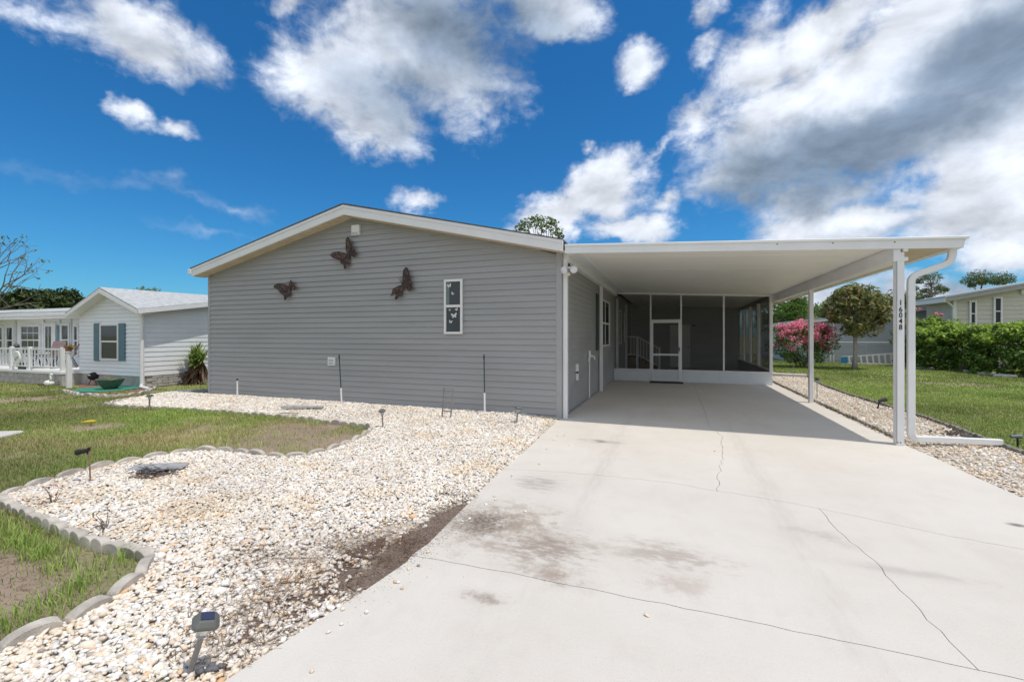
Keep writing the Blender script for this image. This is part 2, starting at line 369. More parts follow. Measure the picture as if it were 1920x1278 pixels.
def np_mesh(name, V, F, cols=None, m=None, parent=None, smooth_=False):
    """V (n,3); F (k,3|4) ; cols (n,3)"""
    me = bpy.data.meshes.new(name); n = len(V); k, w = F.shape
    me.vertices.add(n); me.vertices.foreach_set('co', np.ascontiguousarray(V, dtype=np.float32).ravel())
    me.loops.add(k * w); me.loops.foreach_set('vertex_index', np.ascontiguousarray(F, dtype=np.int32).ravel())
    me.polygons.add(k); me.polygons.foreach_set('loop_start', np.arange(0, k * w, w, dtype=np.int32))
    me.polygons.foreach_set('use_smooth', np.full(k, smooth_))
    me.update(calc_edges=True); me.validate()
    if cols is not None:
        a = me.color_attributes.new('Col', 'FLOAT_COLOR', 'POINT')
        c = np.ones((n, 4), dtype=np.float32); c[:, :3] = cols; a.data.foreach_set('color', c.ravel())
    return link_mesh(name, me, m, parent)
def vnoise(x, y, s, seed=0):           # smooth value noise
    x = np.asarray(x, float) * s; y = np.asarray(y, float) * s
    xi = np.floor(x).astype(np.int64); yi = np.floor(y).astype(np.int64); fx = x - xi; fy = y - yi
    fx = fx * fx * (3 - 2 * fx); fy = fy * fy * (3 - 2 * fy)
    def hsh(a, b):
        h = (a * 374761393 + b * 668265263 + seed * 974711) & 0x7fffffff
        h = ((h ^ (h >> 13)) * 1274126177) & 0x7fffffff
        return ((h ^ (h >> 16)) & 0xffff) / 65535.0
    return (hsh(xi, yi) * (1 - fx) + hsh(xi + 1, yi) * fx) * (1 - fy) + (hsh(xi, yi + 1) * (1 - fx) + hsh(xi + 1, yi + 1) * fx) * fy
def fbm2(x, y, s, seed=0, o=4):
    r = 0; a = .5; tot = 0
    for i in range(o): r = r + a * vnoise(x, y, s * 2 ** i, seed + i); tot += a; a *= .55
    return r / tot
def inpoly(x, y, poly):
    x = np.asarray(x); y = np.asarray(y); c = np.zeros(x.shape, bool); n = len(poly)
    for i in range(n):
        x0, y0 = poly[i]; x1, y1 = poly[(i + 1) % n]
        if y0 == y1: continue
        c ^= ((y0 > y) != (y1 > y)) & (x < (x1 - x0) * (y - y0) / (y1 - y0) + x0)
    return c
def resample(pts, step):
    out = [];P = [Vector((*p, 0)) for p in pts]; acc = 0
    L = [0]
    for a, b in zip(P, P[1:]): L.append(L[-1] + (b - a).length)
    n = max(1, round(L[-1] / step))
    for k in range(n + 1):
        s = L[-1] * k / n
        i = max(j for j in range(len(L)) if L[j] <= s + 1e-9); i = min(i, len(P) - 2)
        f = (s - L[i]) / max(1e-9, L[i + 1] - L[i]); out.append(P[i].lerp(P[i + 1], f))
    return out
def chaikin(pts, k=2):
    for _ in range(k):
        q = [pts[0]]
        for a, b in zip(pts, pts[1:]):
            q += [(a[0] * .75 + b[0] * .25, a[1] * .75 + b[1] * .25), (a[0] * .25 + b[0] * .75, a[1] * .25 + b[1] * .75)]
        pts = q + [pts[-1]]
    return pts

# ---------------------------------------------------------------- outlines on the ground
EDGE_LAWN = chaikin([(-5.84,2.17),(-6.02,2.47),(-6.05,2.7),(-6.08,2.96),(-6.09,3.3),(-6.0,3.63),(-5.84,3.9),(-5.58,4.06),(-5.0,4.06),(-4.6,4.08),(-4.36,4.18),(-4.21,4.39),(-4.22,4.79),(-4.31,5.4),(-4.5,5.84),(-4.8,5.99),(-5.4,6.02),(-6.38,6.1),(-7.44,6.12),(-8.55,6.1),(-9.95,6.0),(-10.84,5.85),(-11.46,5.82)], 1)
EDGE_BACK = [(-11.46,5.82),(-11.9,6.4),(-12.1,7.07),(-12.1,7.7),(-11.7,8.2)]
EDGE_NEAR = chaikin([(-5.75,2.14),(-5.2,2.06),(-4.63,1.99),(-4.18,1.95),(-3.74,1.91),(-3.5,1.93),(-3.36,1.95),(-3.24,1.9),(-3.1,1.77),(-3.0,1.59),(-2.94,1.39),(-2.95,1.25),(-3.0,1.1),(-3.08,.7),(-3.2,.2)], 1)
DRIVE_L = [(-1.9,7.58),(-1.79,5.34),(-1.755,4.15),(-1.70,3.5),(-1.64,2.73),(-1.64,2.46),(-1.68,2.14),(-1.735,1.81),(-1.79,1.48),(-1.83,1.2),(-1.9,.2),(-1.95,-2.5)]
BED_L = DRIVE_L[:-1] + [(-3.2,.2)] + EDGE_NEAR[::-1] + EDGE_LAWN + EDGE_BACK[1:] + [(-10.86, 8.2), (-10.86, 7.69), (-1.9, 7.69)]
EDGE_R = [(4.63,19.1),(4.3,16.5),(4.18,15.3),(4.13,12.9),(4.2,11.65),(4.25,10.6),(4.25,9.5),(4.16,8.4),(4.15,7.8),(4.12,7.3),(4.1,6.4),(4.05,5.2),(4.0,4.0)]
DRIVE_R = [(2.93,20.0),(2.93,12.5),(2.95,7.35),(2.99,6.7),(2.98,5.97),(3.0,5.36),(3.05,4.0),(3.2,2.0),(3.4,-2.5)]
BED_R = [(2.93,18.6),(2.93,12.5),(2.95,7.35),(2.99,6.7),(2.98,5.97),(3.0,5.36),(3.03,4.4),(3.1,3.6)] + [(3.7,3.6)] + EDGE_R[::-1][1:] + [(4.55, 18.6)]
DRIVE = DRIVE_L + DRIVE_R[::-1] + [(-1.9, 20.0)]
HOUSE = [(-10.86,7.69),(-1.88,7.69),(-1.88,32),(-10.86,32)]
def bare(x, y):                        # 1 where the lawn is worn to soil
    n = fbm2(x, y, .9, 3, 4)
    v = np.clip((n - .50) * 6, 0, 1)
    v = np.maximum(v, np.clip(1 - np.hypot((x + 4.75) / .9, (y - 5.0) / 1.0), 0, 1) * 1.6)
    v = np.maximum(v, np.clip(1 - np.hypot((x + 3.9) / .95, (y - 1.5) / .42), 0, 1) * 2.4)
    r = np.clip(1 - np.hypot((x - 9.0) / 2.2, (y - 13.5) / 1.6), 0, 1) * 1.0
    left = (np.asarray(x) < 0) * (np.asarray(x) > -16.0)
    v = np.where(left, v, np.clip((n - .60) * 5, 0, .8)); v = np.maximum(v, r)
    return np.clip(v, 0, 1)

# ---------------------------------------------------------------- ground
def axis(lo, hi, step, far):
    a = np.arange(lo, hi + 1e-6, step); e = np.array([1, 2, 5, 10, 20, 50, 120, 300, 700, far])
    return np.concatenate([lo - e[::-1], a, hi + e])
xs = axis(-20, 16, .21, 1500); ys = axis(-2, 30, .21, 1500)
GX, GY = np.meshgrid(xs, ys); gx = GX.ravel(); gy = GY.ravel()
near = (gx > -30) & (gx < 26) & (gy > -6) & (gy < 45)
gz = np.where(near, -.012 + .02 * (fbm2(gx, gy, 1.2, 21, 3) - .5), -.015)
bd = bare(gx, gy); nz = fbm2(gx, gy, 3.1, 9, 4)[:, None]
soil_c = np.array([.25, .195, .150]) * (.75 + .5 * nz); green_c = np.array([.17, .185, .075]) * (.7 + .6 * nz)
thatch = np.array([.27, .225, .135]) * (.7 + .6 * nz)
k2 = np.clip((fbm2(gx, gy, .6, 40, 3)[:, None] - .35) * 3, 0, 1)
gc = green_c * (1 - k2 * .5) + thatch * k2 * .5
gc = 1.25 * (gc * (1 - bd[:, None]) + soil_c * bd[:, None])
nx = len(xs); ny = len(ys)
ii = (np.arange(ny - 1)[:, None] * nx + np.arange(nx - 1)[None, :]).ravel()
GF = np.stack([ii, ii + 1, ii + nx + 1, ii + nx], 1)
ground_m = attr_mat('lawn_soil', .95, .1, bump=.8, bscale=45)
lawn = np_mesh('lawn_ground', np.stack([gx, gy, gz], 1), GF, gc, ground_m, smooth_=True); tag(lawn, kind='structure')

def sheet(name, poly, z, m, kind='structure', parent=None, thick=.05):
    bm = bmesh.new(); f = bm.faces.new([bm.verts.new((*p[:2], z)) for p in poly]); bmesh.ops.recalc_face_normals(bm, faces=[f])
    if f.normal.z < 0: f.normal_flip()
    r = bmesh.ops.extrude_face_region(bm, geom=[f])
    vs = [e for e in r['geom'] if isinstance(e, bmesh.types.BMVert)]
    # keep the new copy as the top, drop the old ring
    for v in vs: v.co.z = z
    for v in bm.verts:
        if v not in vs: v.co.z = z - thick
    bmesh.ops.recalc_face_normals(bm, faces=bm.faces)
    bmesh.ops.triangulate(bm, faces=[q for q in bm.faces if len(q.verts) > 4])
    me = bpy.data.meshes.new(name); bm.to_mesh(me); bm.free()
    o = link_mesh(name, me, m, parent)
    if kind and parent is None: o['kind'] = kind
    return o
# soil under the pebbles
def bedsoil(name, poly): return sheet(name, poly, .006, bedsoil_m)
bedsoil('gravel_bed_soil', BED_L); bedsoil('gravel_bed_soil', BED_R)

# driveway: slabs parted by the sawn joint and the cracks
def jitter(pts, amp, step=.12, seed=1):
    r = random.Random(seed); q = resample(pts, step); out = []
    for i, p in enumerate(q):
        j = 0 if i in (0, len(q) - 1) else amp
        out.append((p.x + r.uniform(-j, j), p.y + r.uniform(-j, j)))
    return out
A_pts = jitter([(-1.66,2.55),(-.94,2.57),(0,2.565),(.6,2.555),(1.02,2.545),(1.271,2.538)], .006, .1, 2); A2 = jitter([(1.271,2.538),(2.2,2.52),(3.15,2.5)], .006, .1, 3)
B1 = jitter([(-1.77,4.55),(-1.27,4.645),(-.59,4.704),(0,4.70),(.396,4.60)], .012, .09, 4)
B2 = jitter([(.396,4.60),(.89,4.53),(1.173,4.442)], .012, .09, 5); B3 = jitter([(1.173,4.442),(1.55,4.30),(1.92,4.16),(2.4,4.05),(3.05,4.0)], .012, .09, 6)
C_ = jitter([(1.173,4.442),(1.189,3.93),(1.238,3.51),(1.248,3.18),(1.255,2.86),(1.271,2.538)], .014, .09, 7)
D_ = jitter([(.64,7.42),(.675,7.178),(.609,6.21),(.497,5.456),(.396,4.60)], .022, .1, 8)
D2 = jitter([(.584,8.87),(.548,7.9),(.64,7.42)], .02, .1, 9)
E_ = [(-1.895,7.42),(.64,7.42)]; E2 = [(.64,7.42),(2.95,7.42)]; G_ = [(.584,8.87),(.6,20.0)]
def dl(y1, y0): return [p for p in DRIVE_L if y0 < p[1] < y1]
def dr(y0, y1): return [p for p in DRIVE_R[::-1] if y0 < p[1] < y1]
slabs = [
 [(-1.9,20.0),(-1.9,7.58)] + E_[:1] + E_[1:] + D2[::-1][1:] + [(.6,20.0)],
 [(.6,20.0)] + D2 + E2[1:] + [(2.93,12.5),(2.93,20.0)],
 E_[:1] + dl(7.42, 4.55) + B1 + D_[::-1][1:],
 D_ + B2[1:] + B3[1:] + dr(4.0, 7.42) + [(2.95,7.42)],
 B1[:1] + dl(4.55, 2.55) + A_pts + C_[::-1][1:] + B2[::-1][1:] + B1[::-1][1:-1],
 C_ + A2[1:] + dr(2.5, 4.0) + B3[::-1][:-1],
 A_pts[:1] + dl(2.55, -9) + DRIVE_R[::-1][:1] + dr(-2.4, 2.5) + A2[::-1] + A_pts[::-1][1:-1],
]
drive = empty('driveway', (0, 0, 0)); drive['kind'] = 'structure'
def slab(poly, i):
    gap = .0022 if i != 6 else .0030
    bm = bmesh.new(); f = bm.faces.new([bm.verts.new((*p[:2], .03)) for p in poly])
    bm.normal_update()
    if f.normal.z < 0: f.normal_flip()
    bmesh.ops.inset_region(bm, faces=[f], thickness=gap, use_boundary=True, use_even_offset=True)
    rim = [q for q in bm.faces if q is not f]
    bmesh.ops.delete(bm, geom=rim, context='FACES')
    r = bmesh.ops.extrude_face_region(bm, geom=[f])
    vs = [e for e in r['geom'] if isinstance(e, bmesh.types.BMVert)]; top = set(vs)
    for v in bm.verts: v.co.z = .03 if v in top else -.03
    bmesh.ops.recalc_face_normals(bm, faces=bm.faces)
    bmesh.ops.triangulate(bm, faces=[q for q in bm.faces if len(q.verts) > 4])
    me = bpy.data.meshes.new('slab'); bm.to_mesh(me); bm.free()
    return link_mesh('slab', me, conc_m, drive)
for i, p in enumerate(slabs): slab(p, i)

# ---------------------------------------------------------------- pebbles
def ico(sub):
    bm = bmesh.new(); bmesh.ops.create_icosphere(bm, subdivisions=sub, radius=1)
    V = np.array([v.co[:] for v in bm.verts]); F = np.array([[v.index for v in f.verts] for f in bm.faces]); bm.free(); return V, F
OCT = (np.array([(1,0,0),(0,1,0),(-1,0,0),(0,-1,0),(0,0,1.),(.6,.6,.5),(-.6,.6,.5),(-.6,-.6,.5),(.6,-.6,.5)]),
       np.array([(0,5,8),(1,6,5),(2,7,6),(3,8,7),(4,5,6),(4,6,7),(4,7,8),(4,8,5),(0,1,5),(1,2,6),(2,3,7),(3,0,8)]))
PAL = np.array([1.10,1.08,1.065]) * np.array([(.74,.70,.64),(.78,.76,.73),(.70,.64,.55),(.66,.63,.60),(.72,.60,.45),(.60,.52,.43),(.82,.80,.77),(.58,.57,.57),(.66,.47,.30),(.36,.31,.27)])
PW = np.array([.24,.22,.17,.10,.09,.05,.08,.02,.025,.005])
def pebbles(name, x, y, z, size, proto, pal=None):
    n = len(x); V0, F0 = proto; m = len(V0)
    a = rng.uniform(0, 2 * np.pi, n); sx = size * rng.uniform(.9, 1.45, n); sy = size * rng.uniform(.7, 1.05, n); sz = size * rng.uniform(.45, .8, n)
    tilt = rng.normal(0, .22, n); tilt2 = rng.normal(0, .22, n)
    jit = 1 + rng.normal(0, .10, (n, m, 1))
    P = V0[None] * jit
    P = P * np.stack([sx, sy, sz], 1)[:, None, :]
    P[..., 2] += P[..., 0] * tilt[:, None] + P[..., 1] * tilt2[:, None]
    ca, sa = np.cos(a)[:, None], np.sin(a)[:, None]
    X = P[..., 0] * ca - P[..., 1] * sa + x[:, None]; Y = P[..., 0] * sa + P[..., 1] * ca + y[:, None]; Z = P[..., 2] + z[:, None]
    W = np.stack([X, Y, Z], 2).reshape(-1, 3)
    F = (F0[None] + (np.arange(n) * m)[:, None, None]).reshape(-1, 3)
    ci = rng.choice(len(PAL), n, p=PW / PW.sum()); c = PAL[ci] * rng.uniform(.88, 1.1, (n, 1))
    if pal is not None: c = c * pal[:, None] if pal.ndim == 1 else c * pal
    c = np.clip(c, 0, .88)
    return W, F, np.repeat(c, m, 0)
def dirt_zone(x, y):                   # where the rain has washed the pebbles off the soil
    v = 0
    for px, py, rx, ry, s in ((855,970,.30,.36,1.04),(810,1015,.32,.32,1.04),(755,1055,.32,.28,1.04),(690,1092,.30,.22,1.0),(700,1030,.40,.22,.9),(760,1000,.34,.24,.75),(650,1075,.26,.16,.6),(560,1120,.30,.2,.55),(500,1165,.30,.2,.5),(600,1125,.2,.14,.5),
                              (470,1050,.28,.14,.45),(560,1050,.25,.12,.4),(700,1105,.3,.12,.5),(285,893,.30,.20,1.0),(440,1200,.25,.12,.45),(385,1235,.12,.1,.5)):
        cx, cy, _ = gp(px, py); v = np.maximum(v, s * np.clip(2.8 * (1 - np.hypot((x - cx) / rx, (y - cy) / ry)), 0, 1))
    e = np.interp(y, [p[1] for p in DRIVE_L[::-1]], [p[0] for p in DRIVE_L[::-1]])
    v = np.maximum(v, np.clip(1 - (e - x) / .10, 0, 1) * .45 * (fbm2(x, y, 1.5, 77, 3) > .45))
    return np.where(x < -1.0, v, 0)
def bed_z(x, y):
    return .02 + .06 * np.clip((y - 6.3) / 1.2, 0, 1) * (x < 0) * np.clip((-1.95 - x) / .8, .1, 1) + .02 * (fbm2(x, y, 1.7, 5, 3) - .5)
def scatter_bed(name, poly, dens):
    P = np.array(poly); lo = P.min(0); hi = P.max(0); n = int(dens * (hi[0] - lo[0]) * (hi[1] - lo[1]))
    x = rng.uniform(lo[0], hi[0], n); y = rng.uniform(lo[1], hi[1], n)
    dist = np.hypot(x, y)
    keep = inpoly(x, y, poly) & (y > .35) & (rng.uniform(0, 1, n) < np.clip(1.25 - dist / 16, .62, 1))
    dz = dirt_zone(x, y); cover = rng.uniform(0, 1, n)
    keep &= cover > dz * .96
    x, y, dist, dz = x[keep], y[keep], dist[keep], dz[keep]
    size = np.exp(rng.normal(math.log(.0120), .32, len(x))) * (1 + .012 * np.clip(dist - 4, 0, 12))
    z = bed_z(x, y) + rng.uniform(-.006, .010, len(x)) - dz * .008
    tint = np.clip(fbm2(x, y, 1.3, 60, 3) * .35 + .84, .8, 1.06)
    warm = np.clip((fbm2(x, y, 2.3, 90, 3) - .56) * 5, 0, 1)[:, None]
    pal = tint[:, None] * (1 - warm * np.array([.03, .09, .18]))
    soilk = (dz * .35)[:, None]; pal = pal * (1 - soilk * np.array([.5, .6, .7]))
    groups = []
    for sel, pr in ((dist < 2.05, ico(2)), ((dist >= 2.05) & (dist < 4.0), ico(1)), (dist >= 4.0, OCT)):
        if sel.any(): groups.append(pebbles(name, x[sel], y[sel], z[sel], size[sel], pr, pal[sel]))
    V = []; F = []; C = []; k = 0
    for v, f, c in groups: V.append(v); F.append(f + k); C.append(c); k += len(v)
    o = np_mesh(name, np.concatenate(V), np.concatenate(F), np.concatenate(C), pebble_m, smooth_=True)
    return o
def blotch(name, pts, r, seed, z=.0115):
    q = resample(pts, .035); rr = random.Random(seed); L_ = []; R2 = []
    for i, p in enumerate(q):
        d = (q[min(i + 1, len(q) - 1)] - q[max(i - 1, 0)]).normalized(); n_ = Vector((-d.y, d.x, 0)); k = r * math.sin(math.pi * (i + .35) / (len(q) - .3)) ** .6
        L_.append((p + n_ * k * rr.uniform(.7, 1.2))[:2]); R2.append((p - n_ * k * rr.uniform(.7, 1.2))[:2])
    return sheet(name, L_ + R2[::-1], z, soil_m)
blotch('washed_soil', [gp(878, 948)[:2], gp(835, 985)[:2], gp(785, 1032)[:2], gp(730, 1070)[:2], gp(660, 1108)[:2]], .22, 1, .0165)
blotch('washed_soil', [gp(720, 1010)[:2], gp(660, 1050)[:2], gp(590, 1110)[:2], gp(500, 1165)[:2], gp(430, 1215)[:2]], .16, 2, .0095)
blotch('washed_soil', [gp(215, 905)[:2], gp(285, 893)[:2], gp(350, 885)[:2]], .17, 3)
o = scatter_bed('gravel', BED_L, 4100); tag(o, 'white and tan pebbles covering the bed in front of the grey gable', 'gravel', kind='stuff')
PW = np.array([.12,.10,.20,.10,.16,.13,.04,.06,.07,.04])
o = scatter_bed('gravel', BED_R, 1700); tag(o, 'tan pebbles in the strip between the concrete and the right hand lawn', 'gravel', kind='stuff')
# loose pebbles lying on the concrete
n = 40; lx = np.concatenate([-1.62 + np.abs(rng.normal(0, .10, 26)), np.array([gp(1213,1165)[0], gp(642,1153)[0], gp(640,1182)[0], gp(985,966)[0], gp(1340,850)[0]])])
ly = np.concatenate([rng.uniform(1.2, 6.5, 26), np.array([gp(1213,1165)[1], gp(642,1153)[1], gp(640,1182)[1], gp(985,966)[1], gp(1340,850)[1]])])
W, F, C = pebbles('p', lx, ly, np.full(len(lx), .036), np.full(len(lx), .013), ico(1)); o = np_mesh('loose_pebbles', W, F, C, pebble_m, smooth_=True)
tag(o, 'stray pebbles lying along the edge of the driveway', 'pebbles', kind='stuff')
# crumbs of soil washed over the slab and among the pebbles
nc = 4200; tt_ = rng.uniform(0, 1, nc); cxs = np.interp(tt_, [0, .35, .7, 1], [gp(885, 945)[0], gp(845, 990)[0], gp(795, 1045)[0], gp(640, 1135)[0]]); cys = np.interp(tt_, [0, .35, .7, 1], [gp(885, 945)[1], gp(845, 990)[1], gp(795, 1045)[1], gp(640, 1135)[1]])
cx_ = cxs - .10 + rng.normal(0, .075, nc) + np.abs(rng.normal(0, .13, nc)) * (rng.uniform(0, 1, nc) < .22); cy_ = cys + rng.normal(0, .10, nc)
on = cx_ > np.interp(cy_, [p[1] for p in DRIVE_L[::-1]], [p[0] for p in DRIVE_L[::-1]])
W, F, C = pebbles('s', cx_, cy_, np.where(on, .031, .018), np.where(on, .5, 1.0) * (np.abs(rng.normal(.0026, .0016, nc)) + .0010), OCT); C = np.repeat(np.array([[.23, .175, .14]]) * rng.uniform(.6, 1.5, (nc, 1)), len(OCT[0]), 0)
o = np_mesh('soil_crumbs', W, F, C, pebble_m, smooth_=True); tag(o, 'dark crumbs of soil spilled along the driveway edge', 'soil', kind='stuff')
# dry pine needles over the washed soil
def needles():
    V = []; F = []; C = []; k = 0
    for px, py, sx, sy, cnt in ((735,1030,.22,.14,420),(660,1050,.24,.14,380),(560,1110,.26,.14,260),(860,935,.14,.08,160),(490,1160,.28,.16,240),(470,1045,.22,.10,120),(960,880,.3,.3,90),(285,893,.2,.12,120),(430,1215,.2,.12,120)):
        cx, cy, _ = gp(px, py)
        for _ in range(cnt):
            x = cx + rng.normal(0, sx); y = cy + rng.normal(0, sy); a = rng.uniform(0, math.pi); l = rng.uniform(.03, .08); w = .0014
            z = .03 + rng.uniform(0, .014); dx, dy = math.cos(a) * l, math.sin(a) * l; qx, qy = -math.sin(a) * w, math.cos(a) * w
            if not inpoly(np.array([x]), np.array([y]), BED_L)[0]: continue
            dz = rng.normal(0, .006)
            V += [(x - qx, y - qy, z), (x + qx, y + qy, z), (x + dx + qx, y + dy + qy, z + dz), (x + dx - qx, y + dy - qy, z + dz)]
            F.append((k, k + 1, k + 2, k + 3)); k += 4; C += [np.array([.20, .12, .075]) * rng.uniform(.5, 1.5)] * 4
    o = np_mesh('pine_needles', np.array(V), np.array(F), np.array(C), grass_m); tag(o, 'dry brown pine needles strewn over bare soil beside the driveway', 'needles', kind='stuff')
needles()

# ---------------------------------------------------------------- grass
def blades(name, x, y, h, w, cols, z0=-.015, lean=.5):
    n = len(x); a = rng.uniform(0, 2 * np.pi, n); ln = rng.uniform(.1, 1, n) * lean * h; h = h * rng.uniform(.6, 1.2, n)
    dx, dy = np.cos(a), np.sin(a); qx, qy = -dy * w, dx * w; z = np.full(n, z0)
    p0 = np.stack([x - qx, y - qy, z], 1); p1 = np.stack([x + qx, y + qy, z], 1)
    mx, my = x + dx * ln * .35, y + dy * ln * .35
    p2 = np.stack([mx + qx * .8, my + qy * .8, z + h * .6], 1); p3 = np.stack([mx - qx * .8, my - qy * .8, z + h * .6], 1)
    tx, ty = x + dx * ln, y + dy * ln
    p4 = np.stack([tx + qx * .1, ty + qy * .1, z + h * .93], 1); p5 = np.stack([tx - qx * .1, ty - qy * .1, z + h * .93], 1)
    V = np.stack([p0, p1, p2, p3, p4, p5], 1).reshape(-1, 3); k = (np.arange(n) * 6)[:, None]
    F = np.concatenate([k + np.array([[0, 1, 2, 3]]), k + np.array([[3, 2, 4, 5]])])
    return V, F, np.repeat(cols, 6, 0)
def grass_cols(n, x, y, dry=.25):
    base = np.array([.235, .320, .080]) * rng.uniform(.6, 1.35, (n, 1)); yel = np.array([.42, .36, .19]) * rng.uniform(.7, 1.25, (n, 1))
    br = np.array([.32, .42, .10])
    k = (rng.uniform(0, 1, n) < dry * (.1 + 2.2 * np.clip(fbm2(x, y, .7, 31, 3) * 2 - .5, 0, 1)))[:, None]
    br2 = np.clip((fbm2(x, y, .8, 44, 3) - .5) * 4, 0, 1)[:, None]; c = np.where(k, yel * (1 - br2 * np.array([.25, .32, .3])), base); c = 1.28 * c * (1 - .55 * (np.clip(fbm2(x, y, .45, 50, 3)[:, None] * 1.8 - .45, 0, 1))) + br * .25 * fbm2(x, y, .8, 66, 3)[:, None]
    return c
def lawn_grass(name, x0, x1, y0, y1, dens, h, w, label, dry, extra=None, hvar=None):
    n = int(dens * (x1 - x0) * (y1 - y0)); x = rng.uniform(x0, x1, n); y = rng.uniform(y0, y1, n)
    k = ~inpoly(x, y, BED_L) & ~inpoly(x, y, DRIVE) & ~inpoly(x, y, BED_R) & ~inpoly(x, y, HOUSE)
    if extra is not None: k &= extra(x, y)
    k &= rng.uniform(0, 1, n) > bare(x, y) * .93
    x, y = x[k], y[k]; n = len(x); d = np.hypot(x, y)
    hh = h * (.55 + .9 * fbm2(x, y, 1.6, 12, 3)) * np.ones(n)
    ww = w * (1 + .07 * np.clip(d - 4, 0, 30))
    V, F, C = blades(name, x, y, hh, ww, grass_cols(n, x, y, dry), lean=.9)
    return V, F, C
def merge(name, parts, m, label):
    V = []; F = []; C = []; k = 0
    for v, f, c in parts: V.append(v); F.append(f + k); C.append(c); k += len(v)
    o = np_mesh(name, np.concatenate(V), np.concatenate(F), np.concatenate(C), m); tag(o, label, 'grass', kind='stuff'); return o
vis = lambda x, y: (x * FW[0] + y * FW[1] > .4) & (np.abs(x * RT[0] + y * RT[1]) < 1.3 * (x * FW[0] + y * FW[1]) + .6)
P = [lawn_grass('g', -13, -3.6, 1.9, 8.3, 2050, .058, .0024, '', .55, vis),
     lawn_grass('g', -26, -13, 2.0, 7.6, 900, .055, .0035, '', .3, vis), lawn_grass('g', -13.9, -10.9, 8, 14, 600, .06, .004, '', .2, vis)]
def tufts(spots, r, per, h, w):
    X = []; Y = []; H = []
    for (x, y) in spots:
        k = rng.poisson(per); X.append(rng.normal(x, r, k)); Y.append(rng.normal(y, r, k)); H.append(np.full(k, h * rng.uniform(.6, 1.15)))
    X = np.concatenate(X); Y = np.concatenate(Y); H = np.concatenate(H)
    k = ~inpoly(X, Y, BED_L) & ~inpoly(X, Y, DRIVE) & ~inpoly(X, Y, BED_R); X, Y, H = X[k], Y[k], H[k]
    V, F, C = blades('t', X, Y, H, np.full(len(X), w), grass_cols(len(X), X, Y, .16) * 1.15, lean=.7); return V, F, C
# long grass standing against the edging
sp = [(p.x + rng.normal(0, .05), p.y - .09 + rng.normal(0, .04)) for p in resample([(-5.9,1.95),(-5.2,1.92),(-4.4,1.84),(-3.75,1.78)], .045)]
sp += [(p.x - .10 + rng.normal(0, .05), p.y + rng.normal(0, .05)) for p in resample([(-3.35,1.75),(-3.2,1.55),(-3.12,1.3),(-3.2,.9)], .05)]
P.append(tufts(sp, .045, 26, .13, .0026))
P.append(lawn_grass('g', -6.6, -2.9, .25, 2.05, 1500, .05, .0024, '', .6, vis))
sp = [(p.x + rng.normal(0, .06), p.y - .06 + rng.normal(0, .04)) for p in resample([(-9.9,5.95),(-8.5,6.02),(-7.4,6.04),(-6.3,6.02),(-5.6,5.95)], .06)]
P.append(tufts(sp, .05, 16, .10, .003))
sp = [(rng.uniform(-12, -4.6), rng.uniform(2.4, 5.8)) for _ in range(230)]
P.append(tufts([s for s in sp if not inpoly(np.array([s[0]]), np.array([s[1]]), BED_L)[0]], .08, 22, .075, .0028))
def litter(x0, x1, y0, y1, dens):
    n = int(dens * (x1 - x0) * (y1 - y0)); x = rng.uniform(x0, x1, n); y = rng.uniform(y0, y1, n)
    k = ~inpoly(x, y, BED_L) & vis(x, y) & ~inpoly(x, y, HOUSE); x, y = x[k], y[k]; n = len(x)
    c = np.array([.36, .29, .19]) * rng.uniform(.35, 1.3, (n, 1)); return blades('l', x, y, np.full(n, .020), np.full(n, .0018), c, lean=3.0)
P.append(litter(-6.6, -2.9, .25, 2.05, 1800)); P.append(litter(-13, -3.6, 1.9, 8, 700))
merge('grass', P, grass_m, 'patchy half dry grass on the left hand lawn')
P = [lawn_grass('g', 4.0, 9, 4.2, 16, 1100, .055, .0032, '', .07, vis), lawn_grass('g', 4.0, 16, 14, 29.5, 360, .06, .005, '', .10, vis), lawn_grass('g', 9, 16, 7, 16, 420, .06, .005, '', .08, vis)]
sp = [(p.x + .08 + rng.normal(0, .05), p.y) for p in resample(EDGE_R, .07)]
P.append(tufts(sp, .06, 14, .10, .0034))
merge('grass', P, grass_m, 'green lawn grass to the right of the carport')

# ---------------------------------------------------------------- scalloped edging
def scallop_mesh(w, h, d, lobes=1):
    m = MB(); prof = [(-w / 2, -h)]
    for i in range(9):
        q = math.pi * (1 - i / 8); prof.append((w / 2 * .98 * math.cos(q), math.sin(q) * w * .22))
    prof.append((w / 2, -h))
    m.prism([(a, -d / 2, b) for a, b in prof], (0, d, 0)); me = m.mesh('edging_block', .004); return me
def edging(name, pts, step, h, d, m, label, top=.05, wob=.012, cat='edging'):
    root = empty(name, (0, 0, 0), label=label, cat=cat)
    me = scallop_mesh(step * .98, .10, d); me.materials.append(m); q = resample(pts, step); r = random.Random(len(pts))
    for a, b in zip(q, q[1:]):
        o = bpy.data.objects.new('edging_block', me); COL.objects.link(o); o.parent = root
        c = (a + b) / 2; o.location = (c.x, c.y, top + r.uniform(-wob, wob)); o.rotation_euler = (r.uniform(-.16, .16), r.uniform(-.09, .09), math.atan2(b.y - a.y, b.x - a.x) + r.uniform(-.06, .06))
        o.scale = (1, 1, r.uniform(.92, 1.1))
    return root
i0 = EDGE_LAWN
cut = next(i for i, p in enumerate(i0) if p[1] > 5.9)
edging('lawn_edging', i0[:cut + 1], .27, .1, .055, edger_m, 'pale scalloped concrete edging curving round the front lawn', .018)
edging('lawn_edging', i0[cut:], .20, .1, .055, edger_m, 'straight scalloped edging between far gravel and lawn, grass growing against it', .024)
edging('lawn_edging', EDGE_BACK, .22, .1, .055, edger_m, 'short scalloped edging behind the lawn corner beside the grey house', .02)
